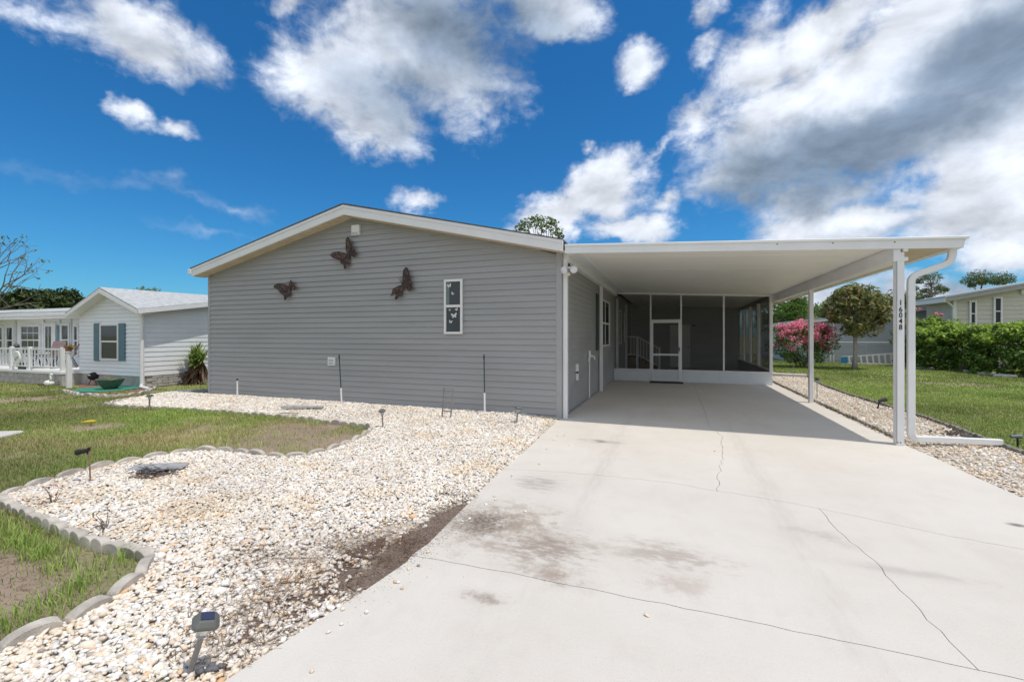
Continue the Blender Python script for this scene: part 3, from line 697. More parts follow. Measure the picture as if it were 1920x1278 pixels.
cn = next(i for i, p in enumerate(EDGE_NEAR) if p[0] > -3.3)
edging('lawn_edging', EDGE_NEAR[:cn + 1], .155, .1, .06, edger_m, 'grey scalloped edging behind the long grass tufts, near left', .036)
edging('lawn_edging', EDGE_NEAR[cn:], .225, .1, .062, edger_m, 'nearest scalloped edging, brown-stained blocks beside the solar light', .026)
edging('lawn_edging', EDGE_R, .125, .1, .05, edger2_m, 'dark weathered scalloped edging along the right hand lawn', .05)
edging('driveway_edging', [(2.99,18.5),(2.99,12.5),(3.02,7.62)], .14, .1, .05, edger2_m, 'weathered scalloped edging between carport slab and pebble strip', .045)

# ---------------------------------------------------------------- the grey house
XL, XR, WY = -10.86, -1.88, 7.67
XA, ZA, SL = -6.45, 4.03, .232          # soffit apex and pitch
ZE = 2.96; CRS = .1143; HB = 33.0       # eave height, siding course, back end
def roofz(x): return ZA - SL * abs(x - XA)
house = empty('grey_house', (XA, WY, 0), label='single storey grey house with a wide gable, horizontal siding and white rake boards', cat='house')
HO = Vector((XA, WY, 0))
def H(o):                                # parts are modelled in world coordinates: shift them under the house
    o.location = Vector(o.location) - Vector(o.parent.location); return o
def hpart(mb, name, m, parent=house, **k): return H(mb.build(name, m, parent, **k))
# backing wall
w = MB(); w.prism([(XL, WY + .02, -.1), (XR, WY + .02, -.1), (XR, WY + .02, roofz(XR)), (XA, WY + .02, ZA), (XL, WY + .02, roofz(XL))], (0, HB - WY, 0)); hpart(w, 'wall', siding_m)
# each course of siding on the gable
def course(xl0, xl1, xr0, xr1, z0, z1):
    m = MB(); y = WY
    vs = [(xl0, y + .02, z0), (xl0, y - .020, z0), (xl0, y - .0225, z0 + .008), (xl1, y - .0, z1), (xl1, y + .02, z1)]
    ve = [(xr0, y + .02, z0), (xr0, y - .020, z0), (xr0, y - .0225, z0 + .008), (xr1, y - .0, z1), (xr1, y + .02, z1)]
    m.add(vs + ve, [(0,1,2,3,4),(9,8,7,6,5)] + [(i, i + 5, (i + 1) % 5 + 5, (i + 1) % 5) for i in range(5)]); return m
full = None; z = -.03; i = 0
XC0, XC1 = XL + .05, XR - .075
while z < ZA - .05:
    z1 = z + CRS
    def ends(zz):
        if zz <= roofz(XC0): return XC0, XC1
        dx = max(.02, (ZA - zz) / SL); return max(XC0, XA - dx), min(XC1, XA + dx)
    a0, b0 = ends(z); a1, b1 = ends(z1)
    if (a1, b1) == (XC0, XC1):
        if full is None: full = course(a0, a1, b0, b1, 0, CRS).mesh('siding_board'); full.materials.append(siding_m)
        o = bpy.data.objects.new('siding_board', full); COL.objects.link(o); o.parent = house; o.location = (-HO.x, -HO.y, z)
        o.location.y += random.uniform(-.0012, .0012)
    else: hpart(course(a0, a1, b0, b1, z, z1), 'siding_board', siding_m)
    z = z1
# courses on the carport side
side = MB(); x = XR
sp_ = [(-.02, 0), (.013, 0), (.0145, .006), (.002, CRS), (-.02, CRS)]
vs = [(x + a, WY + .06, b) for a, b in sp_] + [(x + a, 24.0, b) for a, b in sp_]
side.add(vs, [(0,1,2,3,4),(9,8,7,6,5)] + [(i, i + 5, (i + 1) % 5 + 5, (i + 1) % 5) for i in range(5)])
sme = side.mesh('siding_board'); sme.materials.append(siding_m)
z = -.03
while z < 2.85:
    o = bpy.data.objects.new('siding_board', sme); COL.objects.link(o); o.parent = house; o.location = (-HO.x, -HO.y, z); z += CRS
hpart(MB().box(XL - .012, WY - .022, -.05, XL + .06, WY + .06, roofz(XL) + .01), 'corner_trim', trim_m, bevel=.004)
hpart(MB().box(XR - .085, WY - .022, .0, XR + .018, WY + .075, roofz(XR) + .02), 'corner_trim', trim_m, bevel=.004)
# rake boards, soffit, roof
FY = WY - .30; ex0, ex1 = -11.03, -1.775
for xe in (ex0, ex1):
    ze = ZE; zt = .19
    rk = MB(); rk.prism([(xe, FY, ze - .005), (XA, FY, ZA - .0), (XA, FY, ZA + .185), (xe, FY, ze + .175)], (0, .035, 0)); r_ = hpart(rk, 'rake_board', white, bevel=.003)
    dp = MB(); dp.prism([(xe, FY - .014, ze + .135), (XA, FY - .014, ZA + .145), (XA, FY - .014, ZA + .20), (xe, FY - .014, ze + .19)], (0, .013, 0)); hpart(dp, 'drip_edge', white)
    sf = MB(); sf.prism([(xe, FY + .036, ze + .0), (XA, FY + .036, ZA + .004), (XA, FY + .036, ZA + .03), (xe, FY + .036, ze + .026)], (0, WY - FY + .0, 0)); sfo = hpart(sf, 'soffit', soffit_m)
    # soffit grooves: separate vented planks under the eave
    ns = 30
    for k in range(ns):
        f0, f1 = k / ns, (k + .90) / ns
        xa_, xb_ = xe + (XA - xe) * f0, xe + (XA - xe) * f1; za_, zb_ = ze + (ZA - ze) * f0, ze + (ZA - ze) * f1
        pl = MB(); pl.prism([(xa_, FY + .037, za_ - .006), (xb_, FY + .037, zb_ - .006), (xb_, FY + .037, zb_ + .002), (xa_, FY + .037, za_ + .002)], (0, WY - FY - .04, 0)); hpart(pl, 'soffit_plank', soffit_m)
    fm = MB(); s_ = 1 if xe > XA else -1
    fm.prism([(XA - s_ * .35, WY - .012, ZA + s_ * 0 - .006 - .35 * SL), (XA, WY - .012, ZA - .006), (XA, WY - .012, ZA - .045), (XA - s_ * .35, WY - .012, ZA - .045 - .35 * SL)], (0, .02, 0))
ex_r = -1.40
rf = MB(); rf.prism([(ex0 - .05, FY - .02, ZE + .175), (XA, FY - .02, ZA + .205), (ex_r - .38, FY - .02, ZE + .19), (ex_r - .38, FY - .02, ZE + .21), (XA, FY - .02, ZA + .235), (ex0 - .05, FY - .02, ZE + .20)], (0, HB - FY, 0)); hpart(rf, 'roof', shingle_m)
rf = MB(); rf.prism([(ex_r - .5, WY + .2, ZE + .208), (ex_r, WY + .35, ZE + .10), (ex_r, HB, ZE + .10), (ex_r - .5, HB, ZE + .208)], (0, 0, .03)); hpart(rf, 'roof_eave', shingle_m)
hpart(MB().box(ex0 - .11, FY - .03, ZE + .05, ex0, HB, ZE + .175), 'gutter', white, bevel=.01)
for px, y_ in ((840, 14.0), (934, 17.0)):
    X = yp(px, 410, y_)[0]; zz = roofz(X) + .2
    hpart(MB().tube([(X, y_, zz), (X, y_, zz + .32)], .05, 10), 'roof_vent_pipe', galv)
# gable vent
vb = hpart(MB().box(-6.44, WY - .075, 3.645, -6.235, WY - .012, 3.86), 'gable_vent', white2, bevel=.008)
hpart(MB().box(-6.42, WY - .088, 3.665, -6.255, WY - .0755, 3.70), 'vent_slot', mat('vent_grey', (.5, .5, .5), .5), bevel=.003)
# narrow window in the gable
def window_y(root, off, x0, x1, z0, z1, y, fr=.045, sash=.03, rail=None, pane_m=glass_m, frame_m=white2, cols=1, rows=1, depth=.045, name='window'):
    """double-hung window in a wall that faces -Y; returns the frame"""
    rail = (z0 + z1) / 2 if rail is None else rail
    m = MB()
    m.box(x0, y - depth, z0, x0 + fr, y, z1); m.box(x1 - fr, y - depth, z0, x1, y, z1)
    m.box(x0 + fr, y - depth, z1 - fr, x1 - fr, y, z1); m.box(x0 + fr, y - depth, z0, x1 - fr, y, z0 + fr)
    f = m.build(name, frame_m, root, bevel=.004); f.location = -Vector(off)
    r = MB().box(x0 + fr, y - depth * .8, rail - .025, x1 - fr, y, rail + .025).build('sash_rail', frame_m, f, bevel=.003)
    for (a, b_, yy) in ((z0 + fr, rail - .025, y - depth * .35), (rail + .025, z1 - fr, y - depth * .55)):
        MB().box(x0 + fr, yy, a, x1 - fr, yy + .006, b_).build('pane', pane_m, f)
        for c in range(1, cols):
            xx = x0 + fr + (x1 - x0 - 2 * fr) * c / cols; MB().box(xx - .01, yy - .008, a, xx + .01, yy - .0005, b_).build('muntin', frame_m, f)
        for c in range(1, rows):
            zz = a + (b_ - a) * c / rows; MB().box(x0 + fr, yy - .0085, zz - .01, x1 - fr, yy - .001, zz + .01).build('muntin', frame_m, f)
    return f
gw = window_y(house, HO, -4.215, -3.815, 1.54, 2.605, WY - .020, rail=2.085)
def flutter(cx, cz, s, rot, y):
    ol = [(0,.1),(.25,.45),(.75,.75),(1,.55),(.85,.1),(.55,-.02),(.7,-.35),(.55,-.7),(.25,-.6),(0,-.3)]
    pts = [(a, b_) for a, b_ in ol] + [(-a, b_) for a, b_ in ol[::-1][:-1]]
    c, s_ = math.cos(rot) * s, math.sin(rot) * s
    return [(cx + a * c - b_ * s_, y, cz + a * s_ + b_ * c) for a, b_ in pts]
decal_m = mat('white_decal', (.62, .65, .66), .5, .02, 10)
for cx, cz, s, ro in ((-4.10, 2.485, .05, .3), (-4.03, 2.33, .035, -.7), (-3.995, 1.90, .065, .15), (-4.07, 1.78, .04, -.2), (-3.94, 2.02, .035, .5), (-4.09, 2.01, .022, 0)):
    q = MB(); q.prism(flutter(cx, cz, s, ro, WY - .0525), (0, .003, 0)); q.build('butterfly_sticker', decal_m, gw)
MB().box(-4.165, WY - .0485, 2.115, -4.10, WY - .0455, 2.555).build('curtain_edge', curtain_m, gw)
# plate on the gable
pt = hpart(MB().box(-7.095, WY - .05, .86, -6.90, WY - .012, 1.04), 'wall_plate', white2, bevel=.006)
hpart(MB().box(-7.06, WY - .056, .95, -6.935, WY - .0505, .995), 'plate_slot', mat('vent_grey', (.5, .5, .5), .5))
hpart(MB().box(-7.06, WY - .056, .885, -6.935, WY - .0505, .925), 'plate_slot', mat('vent_grey', (.5, .5, .5), .5))
# side windows on the carport wall (x = const)
def window_x(root, off, y0, y1, z0, z1, x, fr=.05, rail=None, pane_m=glass2_m, frame_m=white2, cols=2, depth=.05, sgn=1):
    rail = (z0 + z1) / 2 if rail is None else rail; X1 = x + sgn * depth
    m = MB(); m.box(x, y0, z0, X1, y0 + fr, z1); m.box(x, y1 - fr, z0, X1, y1, z1); m.box(x, y0 + fr, z1 - fr, X1, y1 - fr, z1); m.box(x, y0 + fr, z0, X1, y1 - fr, z0 + fr)
    f = m.build('window', frame_m, root, bevel=.004); f.location = -Vector(off)
    MB().box(x, y0 + fr, rail - .025, x + sgn * depth * .8, y1 - fr, rail + .025).build('sash_rail', frame_m, f)
    for a, b_ in ((z0 + fr, rail - .025), (rail + .025, z1 - fr)):
        MB().box(x + sgn * depth * .4, y0 + fr, a, x + sgn * depth * .5, y1 - fr, b_).build('pane', pane_m, f)
        for c in range(1, cols):
            yy = y0 + fr + (y1 - y0 - 2 * fr) * c / cols; MB().box(x + sgn * depth * .52, yy - .02, a, x + sgn * depth * .75, yy + .02, b_).build('muntin', frame_m, f)
    return f
SX = XR + .014
window_x(house, HO, 11.95, 13.72, 1.20, 2.53, SX, rail=1.86)
window_x(house, HO, 15.9, 17.0, 1.20, 2.45, SX, rail=1.86)
window_x(house, HO, 18.2, 18.9, 1.25, 2.45, SX, cols=1)
sh = MB().box(SX, 11.35, 1.12, SX + .03, 11.66, 2.60); so_ = hpart(sh, 'shutter', green_sh, bevel=.004)
for k in range(22):
    zz = 1.16 + k * .064; b2 = MB().box(SX + .031, 11.375, zz, SX + .044, 11.635, zz + .046).build('louver', green_sh, so_)
ob = hpart(MB().box(SX, 8.83, .78, SX + .05, 8.93, .93), 'outlet_box', pvc_m, bevel=.006)
ob = hpart(MB().box(SX, 8.83, .60, SX + .05, 8.93, .74), 'outlet_box', pvc_m, bevel=.006)
hpart(MB().tube([(SX + .03, 8.88, .78), (SX + .03, 8.88, .74)], .02, 8), 'outlet_link', black_m)
hb = hpart(MB().tube([(SX + .03, 10.25, 0.03), (SX + .03, 10.25, .98)], .018, 8), 'water_pipe', pvc_m)
hpart(MB().tube([(SX + .03, 10.25, .98), (SX + .03, 10.25, 1.16)], .03, 8).tube([(SX + .03, 10.25, 1.05), (SX + .14, 10.28, 1.02), (SX + .15, 10.28, .95)], .02, 8).tube([(SX + .03, 10.2, 1.0), (SX + .03, 10.1, .93)], .016, 8), 'spigot', pvc_m)
hpart(MB().box(SX, 7.95, .03, SX + .05, 11.5, .055), 'sill_plate', trim_m)

# ---------------------------------------------------------------- carport
CR = empty('carport', (2.9, 7.4, 0), label='white flat aluminium carport roof on slim posts beside the grey house', cat='carport')
def cpart(mb, name, m, parent=CR, **k):
    o = mb.build(name, m, parent, **k)
    o.location = -Vector(CR.location) if parent is CR else Vector((0, 0, 0)); return o
CX0, CX1, CY0, CY1 = -1.73, 3.50, 7.32, 22.3
def ctop(x): return 3.055 - (x - CX0) * (3.055 - 2.785) / (3.55 - CX0)
TH = .145
cpart(MB().prism([(CX0, CY0 + .03, ctop(CX0) - .01), (CX1, CY0 + .03, ctop(CX1) - .01), (CX1, CY0 + .03, ctop(CX1) - .08), (CX0, CY0 + .03, ctop(CX0) - .08)], (0, CY1 - CY0, 0)), 'roof_panel', white)
# ceiling pans, laid side to side: each pan with its own edge
yy = CY0 + .045; k = 0; pme = None
while yy < CY1 - .3:
    if pme is None:
        pm = MB(); pm.prism([(CX0 + .15, 0, ctop(CX0 + .15) - .105), (CX1 - .02, 0, ctop(CX1 - .02) - .105), (CX1 - .02, 0, ctop(CX1 - .02) - .085), (CX0 + .15, 0, ctop(CX0 + .15) - .085)], (0, .299, 0))
        pme = pm.mesh('ceiling_pan', .0022); pme.materials.append(pan)
    o = bpy.data.objects.new('ceiling_pan', pme); COL.objects.link(o); o.parent = CR; o.location = Vector((0, yy, random.uniform(-.002, .002))) - Vector(CR.location)
    yy += .302
# front fascia with a rolled top
cpart(MB().prism([(CX0, CY0, ctop(CX0)), (3.54, CY0, ctop(3.54)), (3.52, CY0, ctop(3.52) - TH), (CX0, CY0, ctop(CX0) - TH)], (0, .025, 0)), 'front_fascia', white, bevel=.004)
cpart(MB().prism([(CX0, CY0 - .022, ctop(CX0) + .006), (3.575, CY0 - .022, ctop(3.575) + .006), (3.56, CY0 - .022, ctop(3.56) - .03), (CX0, CY0 - .022, ctop(CX0) - .03)], (0, .0215, 0)), 'fascia_lip', white, bevel=.006)
for xx in (1.42, 2.10, 2.80):
    cpart(MB().tube([(xx, CY0 - .004, ctop(xx) - .055), (xx, CY0 + .01, ctop(xx) - .055)], .009, 8), 'fascia_screw', darkmetal)
# gutter along the outer edge
gz0 = ctop(3.5)
cpart(MB().prism([(3.42, CY0 + .026, gz0 - TH), (3.515, CY0 + .026, gz0 - TH), (3.545, CY0 + .026, gz0 - .06), (3.575, CY0 + .026, gz0 - .01), (3.42, CY0 + .026, gz0 - .012)], (0, CY1 - CY0, 0)), 'side_gutter', white, bevel=.004)
cpart(MB().prism([(2.97, CY0 + .026, ctop(2.97) - .106), (3.42, CY0 + .026, ctop(3.42) - .106), (3.42, CY0 + .026, ctop(3.42) - .128), (2.97, CY0 + .026, ctop(2.97) - .128)], (0, CY1 - CY0 - .1, 0)), 'overhang_soffit', soffit_m)
# beams
bz1 = ctop(2.85) - .107
cpart(MB().box(2.80, CY0 + .03, bz1 - .20, 2.88, 14.95, bz1), 'outer_beam', white, bevel=.004)
cpart(MB().box(2.881, CY0 + .03, bz1 - .20, 2.96, 14.95, bz1 - .15), 'beam_flange', white, bevel=.003)
lz = ctop(-1.7) - .09
cpart(MB().box(-1.865, 7.76, lz - .13, -1.75, 14.92, lz + .02), 'house_beam', white, bevel=.004)
cpart(MB().prism([(-1.745, 7.36, lz - .02), (-1.50, 7.36, lz - .035), (-1.50, 7.36, lz - .015), (-1.745, 7.36, lz)], (0, 7.55, 0)), 'house_channel', white)
def post(x, y, ztop, w=.076, d=.076, name='post'):
    o = cpart(MB().box(x - w / 2, y - d / 2, .03, x + w / 2, y + d / 2, ztop), name, white, bevel=.005)
    g1 = MB(); g1.box(x - w / 2 - .0015, y - d / 2 - .0025, .05, x - w / 2 + .012, y - d / 2 - .0002, ztop - .05)
    cpart(g1, 'post_groove', trim_m, o)
    return o
post(-1.815, 7.735, lz - .13, .085, .085)
post(-1.80, 11.80, lz - .13, .085, .085)
post(2.86, 11.39, bz1 - .20, .085, .085)
fp = post(2.875, 7.40, bz1 - .08, .092, .092)
cpart(MB().box(2.90, 7.335, bz1 - .075, 2.955, 7.395, bz1 + .02), 'post_bracket', white, fp, bevel=.003)
for sx_ in (2.845, 2.875): cpart(MB().tube([(sx_, 7.352, .07), (sx_, 7.349, .07)], .008, 8), 'anchor_bolt', darkmetal, fp)
# the house number runs down the front post
def digit(ch, x, z, y, size, parent):
    cu = bpy.data.curves.new('t', 'FONT'); cu.body = ch; cu.size = size; cu.extrude = .002; cu.align_x = 'CENTER'; cu.offset = .0012
    to = bpy.data.objects.new('t', cu); COL.objects.link(to)
    dg = bpy.context.evaluated_depsgraph_get(); me = bpy.data.meshes.new_from_object(to.evaluated_get(dg)); bpy.data.objects.remove(to); bpy.data.curves.remove(cu)
    me.transform(Matrix.Translation((x, y, z)) @ Matrix.Rotation(R_(90), 4, 'X') @ Matrix.Diagonal((.80, 1.0, 1, 1))); me.materials.clear()
    return link_mesh('house_number', me, num_m, parent)
for ch, py in zip('16048', (567, 579.5, 590.5, 601.5, 613)):
    zc = yp(1692, py, 7.352)[2]; digit(ch, 2.877, zc - .034, 7.3505, .098, fp)
# downspout: a bent rectangular pipe
def pipe_rect(pts, w, d):
    m = MB(); P_ = [Vector(p) for p in pts]; k = 0; ring = []
    for i, p in enumerate(P_):
        dd = (P_[min(i + 1, len(P_) - 1)] - P_[max(i - 1, 0)]).normalized()
        s_ = Vector((0, 1, 0)); u = dd.cross(s_).normalized(); s_ = u.cross(dd).normalized()
        m.v += [tuple(p + s_ * a * d / 2 + u * b_ * w / 2) for a, b_ in ((-1, -.8), (-.8, -1), (.8, -1), (1, -.8), (1, .8), (.8, 1), (-.8, 1), (-1, .8))]
    n_ = len(P_)
    for i in range(n_ - 1):
        for j in range(8): m.f.append((i * 8 + j, i * 8 + (j + 1) % 8, (i + 1) * 8 + (j + 1) % 8, (i + 1) * 8 + j))
    m.f.append(tuple(range(8))[::-1]); m.f.append(tuple((n_ - 1) * 8 + j for j in range(8))); return m
def bend(pts, r=.09, k=5):
    out = [Vector(pts[0])]
    for a, b_, c in zip(pts, pts[1:], pts[2:]):
        a, b_, c = Vector(a), Vector(b_), Vector(c); p = b_ + (a - b_).normalized() * r; q = b_ + (c - b_).normalized() * r
        for i in range(k + 1):
            f = i / k; out.append(p.lerp(b_, f).lerp(b_.lerp(q, f), f))
    return out + [Vector(pts[-1])]
DY = 7.45
top_ = yp(1786, 470, DY); e1 = yp(1783, 492, DY); e2 = yp(1708, 518, DY); e3 = yp(1708, 820, DY)
dsp = bend([(top_[0], DY, top_[2] + .03), e1, (e2[0], DY, e2[2]), (e2[0], DY, .115), (3.35, DY + .12, .105), (4.12, DY + .32, .085)], .085)
ds = cpart(pipe_rect(dsp, .078, .065), 'downspout', white, smooth_=False)
zb = e2[2] - .2
cpart(MB().box(e2[0] - .043, DY - .036, zb - .07, e2[0] + .043, DY + .036, zb), 'pipe_sleeve', white, ds, bevel=.003)
# floodlight at the corner
fl = empty('floodlight', (-1.72, 7.60, 2.66), label='twin-bulb floodlight fixed under the carport corner', cat='floodlight')
def lp(mb, name, m, **k): return mb.build(name, m, fl, **k)
lp(MB().lathe([(.05, 0), (.05, .02), (.03, .03)], 14, (0, .0, .03)), 'base_plate', pvc_m)
lp(MB().tube([(0, 0, .12), (0, 0, .04)], .02, 8), 'mount_arm', darkmetal)
for s_ in (-1, 1):
    bx = MB().lathe([(.022, -.10), (.026, -.05), (.045, -.02), (.062, .03), (.066, .045), (.055, .058), (.0, .062)], 14)
    bo = lp(bx, 'lamp', bulb_m, smooth_=True); bo.location = (s_ * .075 + .02, -.06, -.0); bo.rotation_euler = (R_(100), 0, s_ * .3)
lp(MB().box(-.03, -.07, -.10, .035, -.01, -.05), 'motion_sensor', mat('cream_plastic', (.66, .6, .45), .4), bevel=.012)

# ---------------------------------------------------------------- screened porch
PY = 14.97; PB = 21.6
PO = empty('screen_porch', (.5, PY, 0), label='dark screened porch with white frame under the far end of the carport', cat='porch')
def ppart(mb, name, m, parent=PO, **k):
    o = mb.build(name, m, parent, **k)
    if parent is PO: o.location = -Vector(PO.location)
    return o
def cz_(x): return ctop(x) - .107
fx = [-1.86, -.685, .24, 1.468, 2.72]
ppart(MB().box(-1.86, PY - .03, .032, -.71, PY + .03, .38), 'kick_panel', kickm, bevel=.004)
ppart(MB().box(.265, PY - .03, .032, 2.78, PY + .03, .385), 'kick_panel', kickm, bevel=.004)
for a, b_ in ((-1.86, -.71), (.265, 2.78)): ppart(MB().box(a, PY - .036, .386, b_, PY + .036, .425), 'chair_rail', white2, bevel=.003)
for x in fx[1:4]: ppart(MB().box(x - .024, PY - .028, .426 if x > .5 else .032, x + .024, PY + .028, cz_(x) - .05), 'mullion', white2, bevel=.003)
ppart(MB().box(2.70, PY - .05, .426, 2.785, PY + .05, cz_(2.75) - .05), 'corner_post', white2, bevel=.004)
ppart(MB().prism([(-1.74, PY - .03, cz_(-1.74)), (2.785, PY - .03, cz_(2.785)), (2.785, PY - .03, cz_(2.785) - .05), (-1.74, PY - .03, cz_(-1.74) - .05)], (0, .06, 0)), 'head_rail', white2)
for a, b_ in zip(fx, fx[1:]):
    z0 = 2.03 if a == fx[1] else .426
    ppart(MB().prism([(a + .025, PY + .002, z0), (b_ - .025, PY + .002, z0), (b_ - .025, PY + .002, cz_(b_) - .051), (a + .025, PY + .002, cz_(a) - .051)], (0, .002, 0)), 'screen', screen_m)
# the screen door
sdx0, sdx1 = -.66, .215
dm = MB(); fr = .055; y0, y1 = PY - .045, PY - .005
dm.box(sdx0, y0, .05, sdx0 + fr, y1, 1.985); dm.box(sdx1 - fr, y0, .05, sdx1, y1, 1.985); dm.box(sdx0 + fr, y0, 1.92, sdx1 - fr, y1, 1.985); dm.box(sdx0 + fr, y0, .87, sdx1 - fr, y1, .93); dm.box(sdx0 + fr, y0, .39, sdx1 - fr, y1, .42); dm.box(sdx0 + fr, y0, .05, sdx1 - fr, y1, .09)
sdr = ppart(dm, 'screen_door', white2, bevel=.003)
ppart(MB().box(sdx0 + fr, PY - .03, .09, sdx1 - fr, PY - .02, .39), 'door_kick_panel', kickm, sdr)
for a, b_ in ((.42, .87), (.93, 1.92)): ppart(MB().box(sdx0 + fr, PY - .026, a, sdx1 - fr, PY - .024, b_), 'door_screen', screen_m, sdr)
ppart(MB().box(sdx1 - .045, y0 - .04, 1.02, sdx1 - .015, y0 - .001, 1.14), 'door_handle', darkmetal, sdr, bevel=.006)
ppart(MB().box(sdx0 - .045, PY - .03, 1.988, sdx1 + .045, PY + .03, 2.028), 'door_head', white2, bevel=.003)
# floor, back wall, side wall
ppart(MB().box(-1.86, PY + .031, -.02, 2.75, PB, .04), 'porch_floor', indoor_m)
bw = ppart(MB().box(-1.86, PB, 0, 2.75, PB + .1, 2.98), 'back_wall', siding_m)
z = .04
bwm = MB().prism([(-1.86, PB - .02, 0), (-1.86, PB - .004, CRS), (-1.86, PB, CRS), (-1.86, PB, 0)], (4.61, 0, 0)).mesh('siding_board'); bwm.materials.append(siding_m)
while z < 2.65:
    o = bpy.data.objects.new('siding_board', bwm); COL.objects.link(o); o.parent = PO; o.location = Vector((0, 0, z)) - Vector(PO.location); z += CRS
dx0, dx1 = yp(1256, 620, PB)[0], yp(1294, 620, PB)[0]
dd = ppart(MB().box(dx0, PB - .06, .05, dx1, PB - .021, 2.0), 'shed_door', door_m, bevel=.006)
for a, b_ in ((.2, .9), (1.05, 1.85)):
    for q0, q1 in ((.12, .46), (.54, .88)):
        ppart(MB().box(dx0 + (dx1 - dx0) * q0, PB - .072, a, dx0 + (dx1 - dx0) * q1, PB - .0605, b_), 'door_panel', door_m, dd, bevel=.005)
ppart(MB().lathe([(.0, -.03), (.028, -.02), (.03, .0), (.02, .02)], 10, (dx1 - .08, PB - .10, 1.0)), 'door_knob', darkmetal, dd)
ppart(MB().box(dx1 + .10, PB - .12, 1.92, dx1 + .2, PB - .03, 2.0), 'wall_lamp', darkmetal, bevel=.01)
ppart(MB().box(2.70, PY + .055, .032, 2.76, PB, .46), 'knee_wall', brownknee)
ppart(MB().box(2.685, PY + .055, .461, 2.775, PB, .505), 'sill_rail', white2)
ppart(MB().box(2.70, PY + .055, cz_(2.75) - .14, 2.76, PB, cz_(2.75) - .005), 'side_header', brownknee)
ysd = [PY + .1]
for px in (1425, 1409, 1396.5, 1385.5, 1376, 1368):
    a = ray(px, 600); ysd.append(2.73 * a[1] / a[0])
ysd.append(PB)
for y_ in ysd[1:-1]: ppart(MB().box(2.64, y_ - .035, .506, 2.765, y_ + .035, cz_(2.75) - .14), 'side_post', white2, bevel=.004)
for a, b_ in zip(ysd, ysd[1:]):
    ppart(MB().box(2.728, a + .05, .506, 2.732, b_ - .05, cz_(2.75) - .141), 'smoked_window', vinyl_m)
for y_ in (15.6, 18.7): ppart(MB().box(-1.862, y_ - .045, .04, -1.78, y_ + .045, 2.80), 'wall_post', white2)
mt = MB().box(-.70, PY - .55, .0305, .30, PY - .06, .045).build('door_mat', black_m, None, bevel=.004); tag(mt, 'thin black door mat before the screen door', 'mat')
# stair inside
st = empty('porch_stair', (-1.2, 19.5, .04), label='short stair with white railing inside the screened porch', cat='stair')
def spart(mb, name, m, **k): o = mb.build(name, m, st, **k); o.location = -Vector(st.location); return o
spart(MB().box(-1.85, 19.0, .04, -1.38, 20.3, .62), 'landing', mat('stair_wood', (.2, .15, .1), .8))
for k in range(3):
    spart(MB().box(-1.379 + k * .28, 19.05, .04, -1.379 + (k + 1) * .28 - .002, 20.25, .62 - (k + 1) * .145), 'step', MATS['stair_wood'])
R0 = (-1.80, 19.02, 1.46); R1 = (-1.40, 19.02, 1.46); R2 = (-.53, 19.02, 1.03)
for (x, zt, zb_) in ((-1.40, 1.48, .04), (-.53, 1.03, .04)): spart(MB().box(x - .045, 18.975, zb_, x + .045, 19.065, zt), 'newel_post', white2)
spart(MB().bar(R0, (R1[0] - .046, R1[1], R1[2]), .05, .05), 'top_rail', white2); spart(MB().bar((R1[0] + .046, R1[1], R1[2] - .02), (R2[0] - .046, R2[1], R2[2] - .02), .05, .05), 'top_rail', white2)
spart(MB().bar((R0[0], R0[1], .72), (R1[0] - .046, R1[1], .72), .04, .04), 'bottom_rail', white2); spart(MB().bar((R1[0] + .046, R1[1], .70), (R2[0] - .046, R2[1], .28), .04, .04), 'bottom_rail', white2)
for k in range(1, 7):
    f = k / 7; x = R1[0] + (R2[0] - R1[0]) * f; zt = R1[2] - .02 + (R2[2] - R1[2]) * f
    spart(MB().box(x - .014, 19.006, zt - .72, x + .014, 19.034, zt - .027), 'baluster', white2)
for k in range(1, 3): x = R0[0] + .4 * k / 3; spart(MB().box(x - .014, 19.006, .741, x + .014, 19.034, 1.433), 'baluster', white2)
cb_ = MB().box(-1.35, 16.5, .041, -.85, 16.85, .26).build('cardboard_box', card_m, None, bevel=.004); tag(cb_, 'low brown cardboard box behind the porch screen', 'box')

# ---------------------------------------------------------------- leaves and trees
def leaf_cloud(centers, radii, per, size, pal, wts, flat=.8, up=.35, jit=.2, asp=.55, dark_in=None):
    """leaf quads in clumps; centers (n,3), radii (n,) """
    C0 = np.repeat(centers, per, 0); R0_ = np.repeat(radii, per)
    n = len(C0); d = rng.normal(0, 1, (n, 3)); d /= np.linalg.norm(d, axis=1)[:, None]
    r = R0_ * rng.uniform(.25, 1, n) ** .5
    p = C0 + d * r[:, None] * np.array([1, 1, flat])
    nrm = d * .6 + rng.normal(0, .55, (n, 3)) + np.array([0, 0, up]); nrm /= np.linalg.norm(nrm, axis=1)[:, None]
    t = np.cross(nrm, rng.normal(0, 1, (n, 3))); t /= np.linalg.norm(t, axis=1)[:, None]; b_ = np.cross(nrm, t)
    s = size * rng.uniform(1 - jit * 2, 1 + jit * 2, n)[:, None]
    l = t * s; w = b_ * s * asp
    V = np.stack([p - l, p + w * .9 - l * .1 + nrm * s * .12, p + l, p - w * .9 - l * .1 + nrm * s * .12], 1).reshape(-1, 3)
    F = np.arange(n * 4).reshape(-1, 4)
    ci = rng.choice(len(pal), n, p=np.array(wts) / sum(wts)); c = np.array(pal)[ci] * rng.uniform(.9, 1.65, (n, 1))
    return V, F, np.repeat(c, 4, 0)
def ell_pts(n, c, r, shell=.55, zbias=0):
    d = rng.normal(0, 1, (n, 3)); d /= np.linalg.norm(d, axis=1)[:, None]
    k = rng.uniform(shell, 1, n) ** .6
    return np.array(c) + d * k[:, None] * np.array(r)
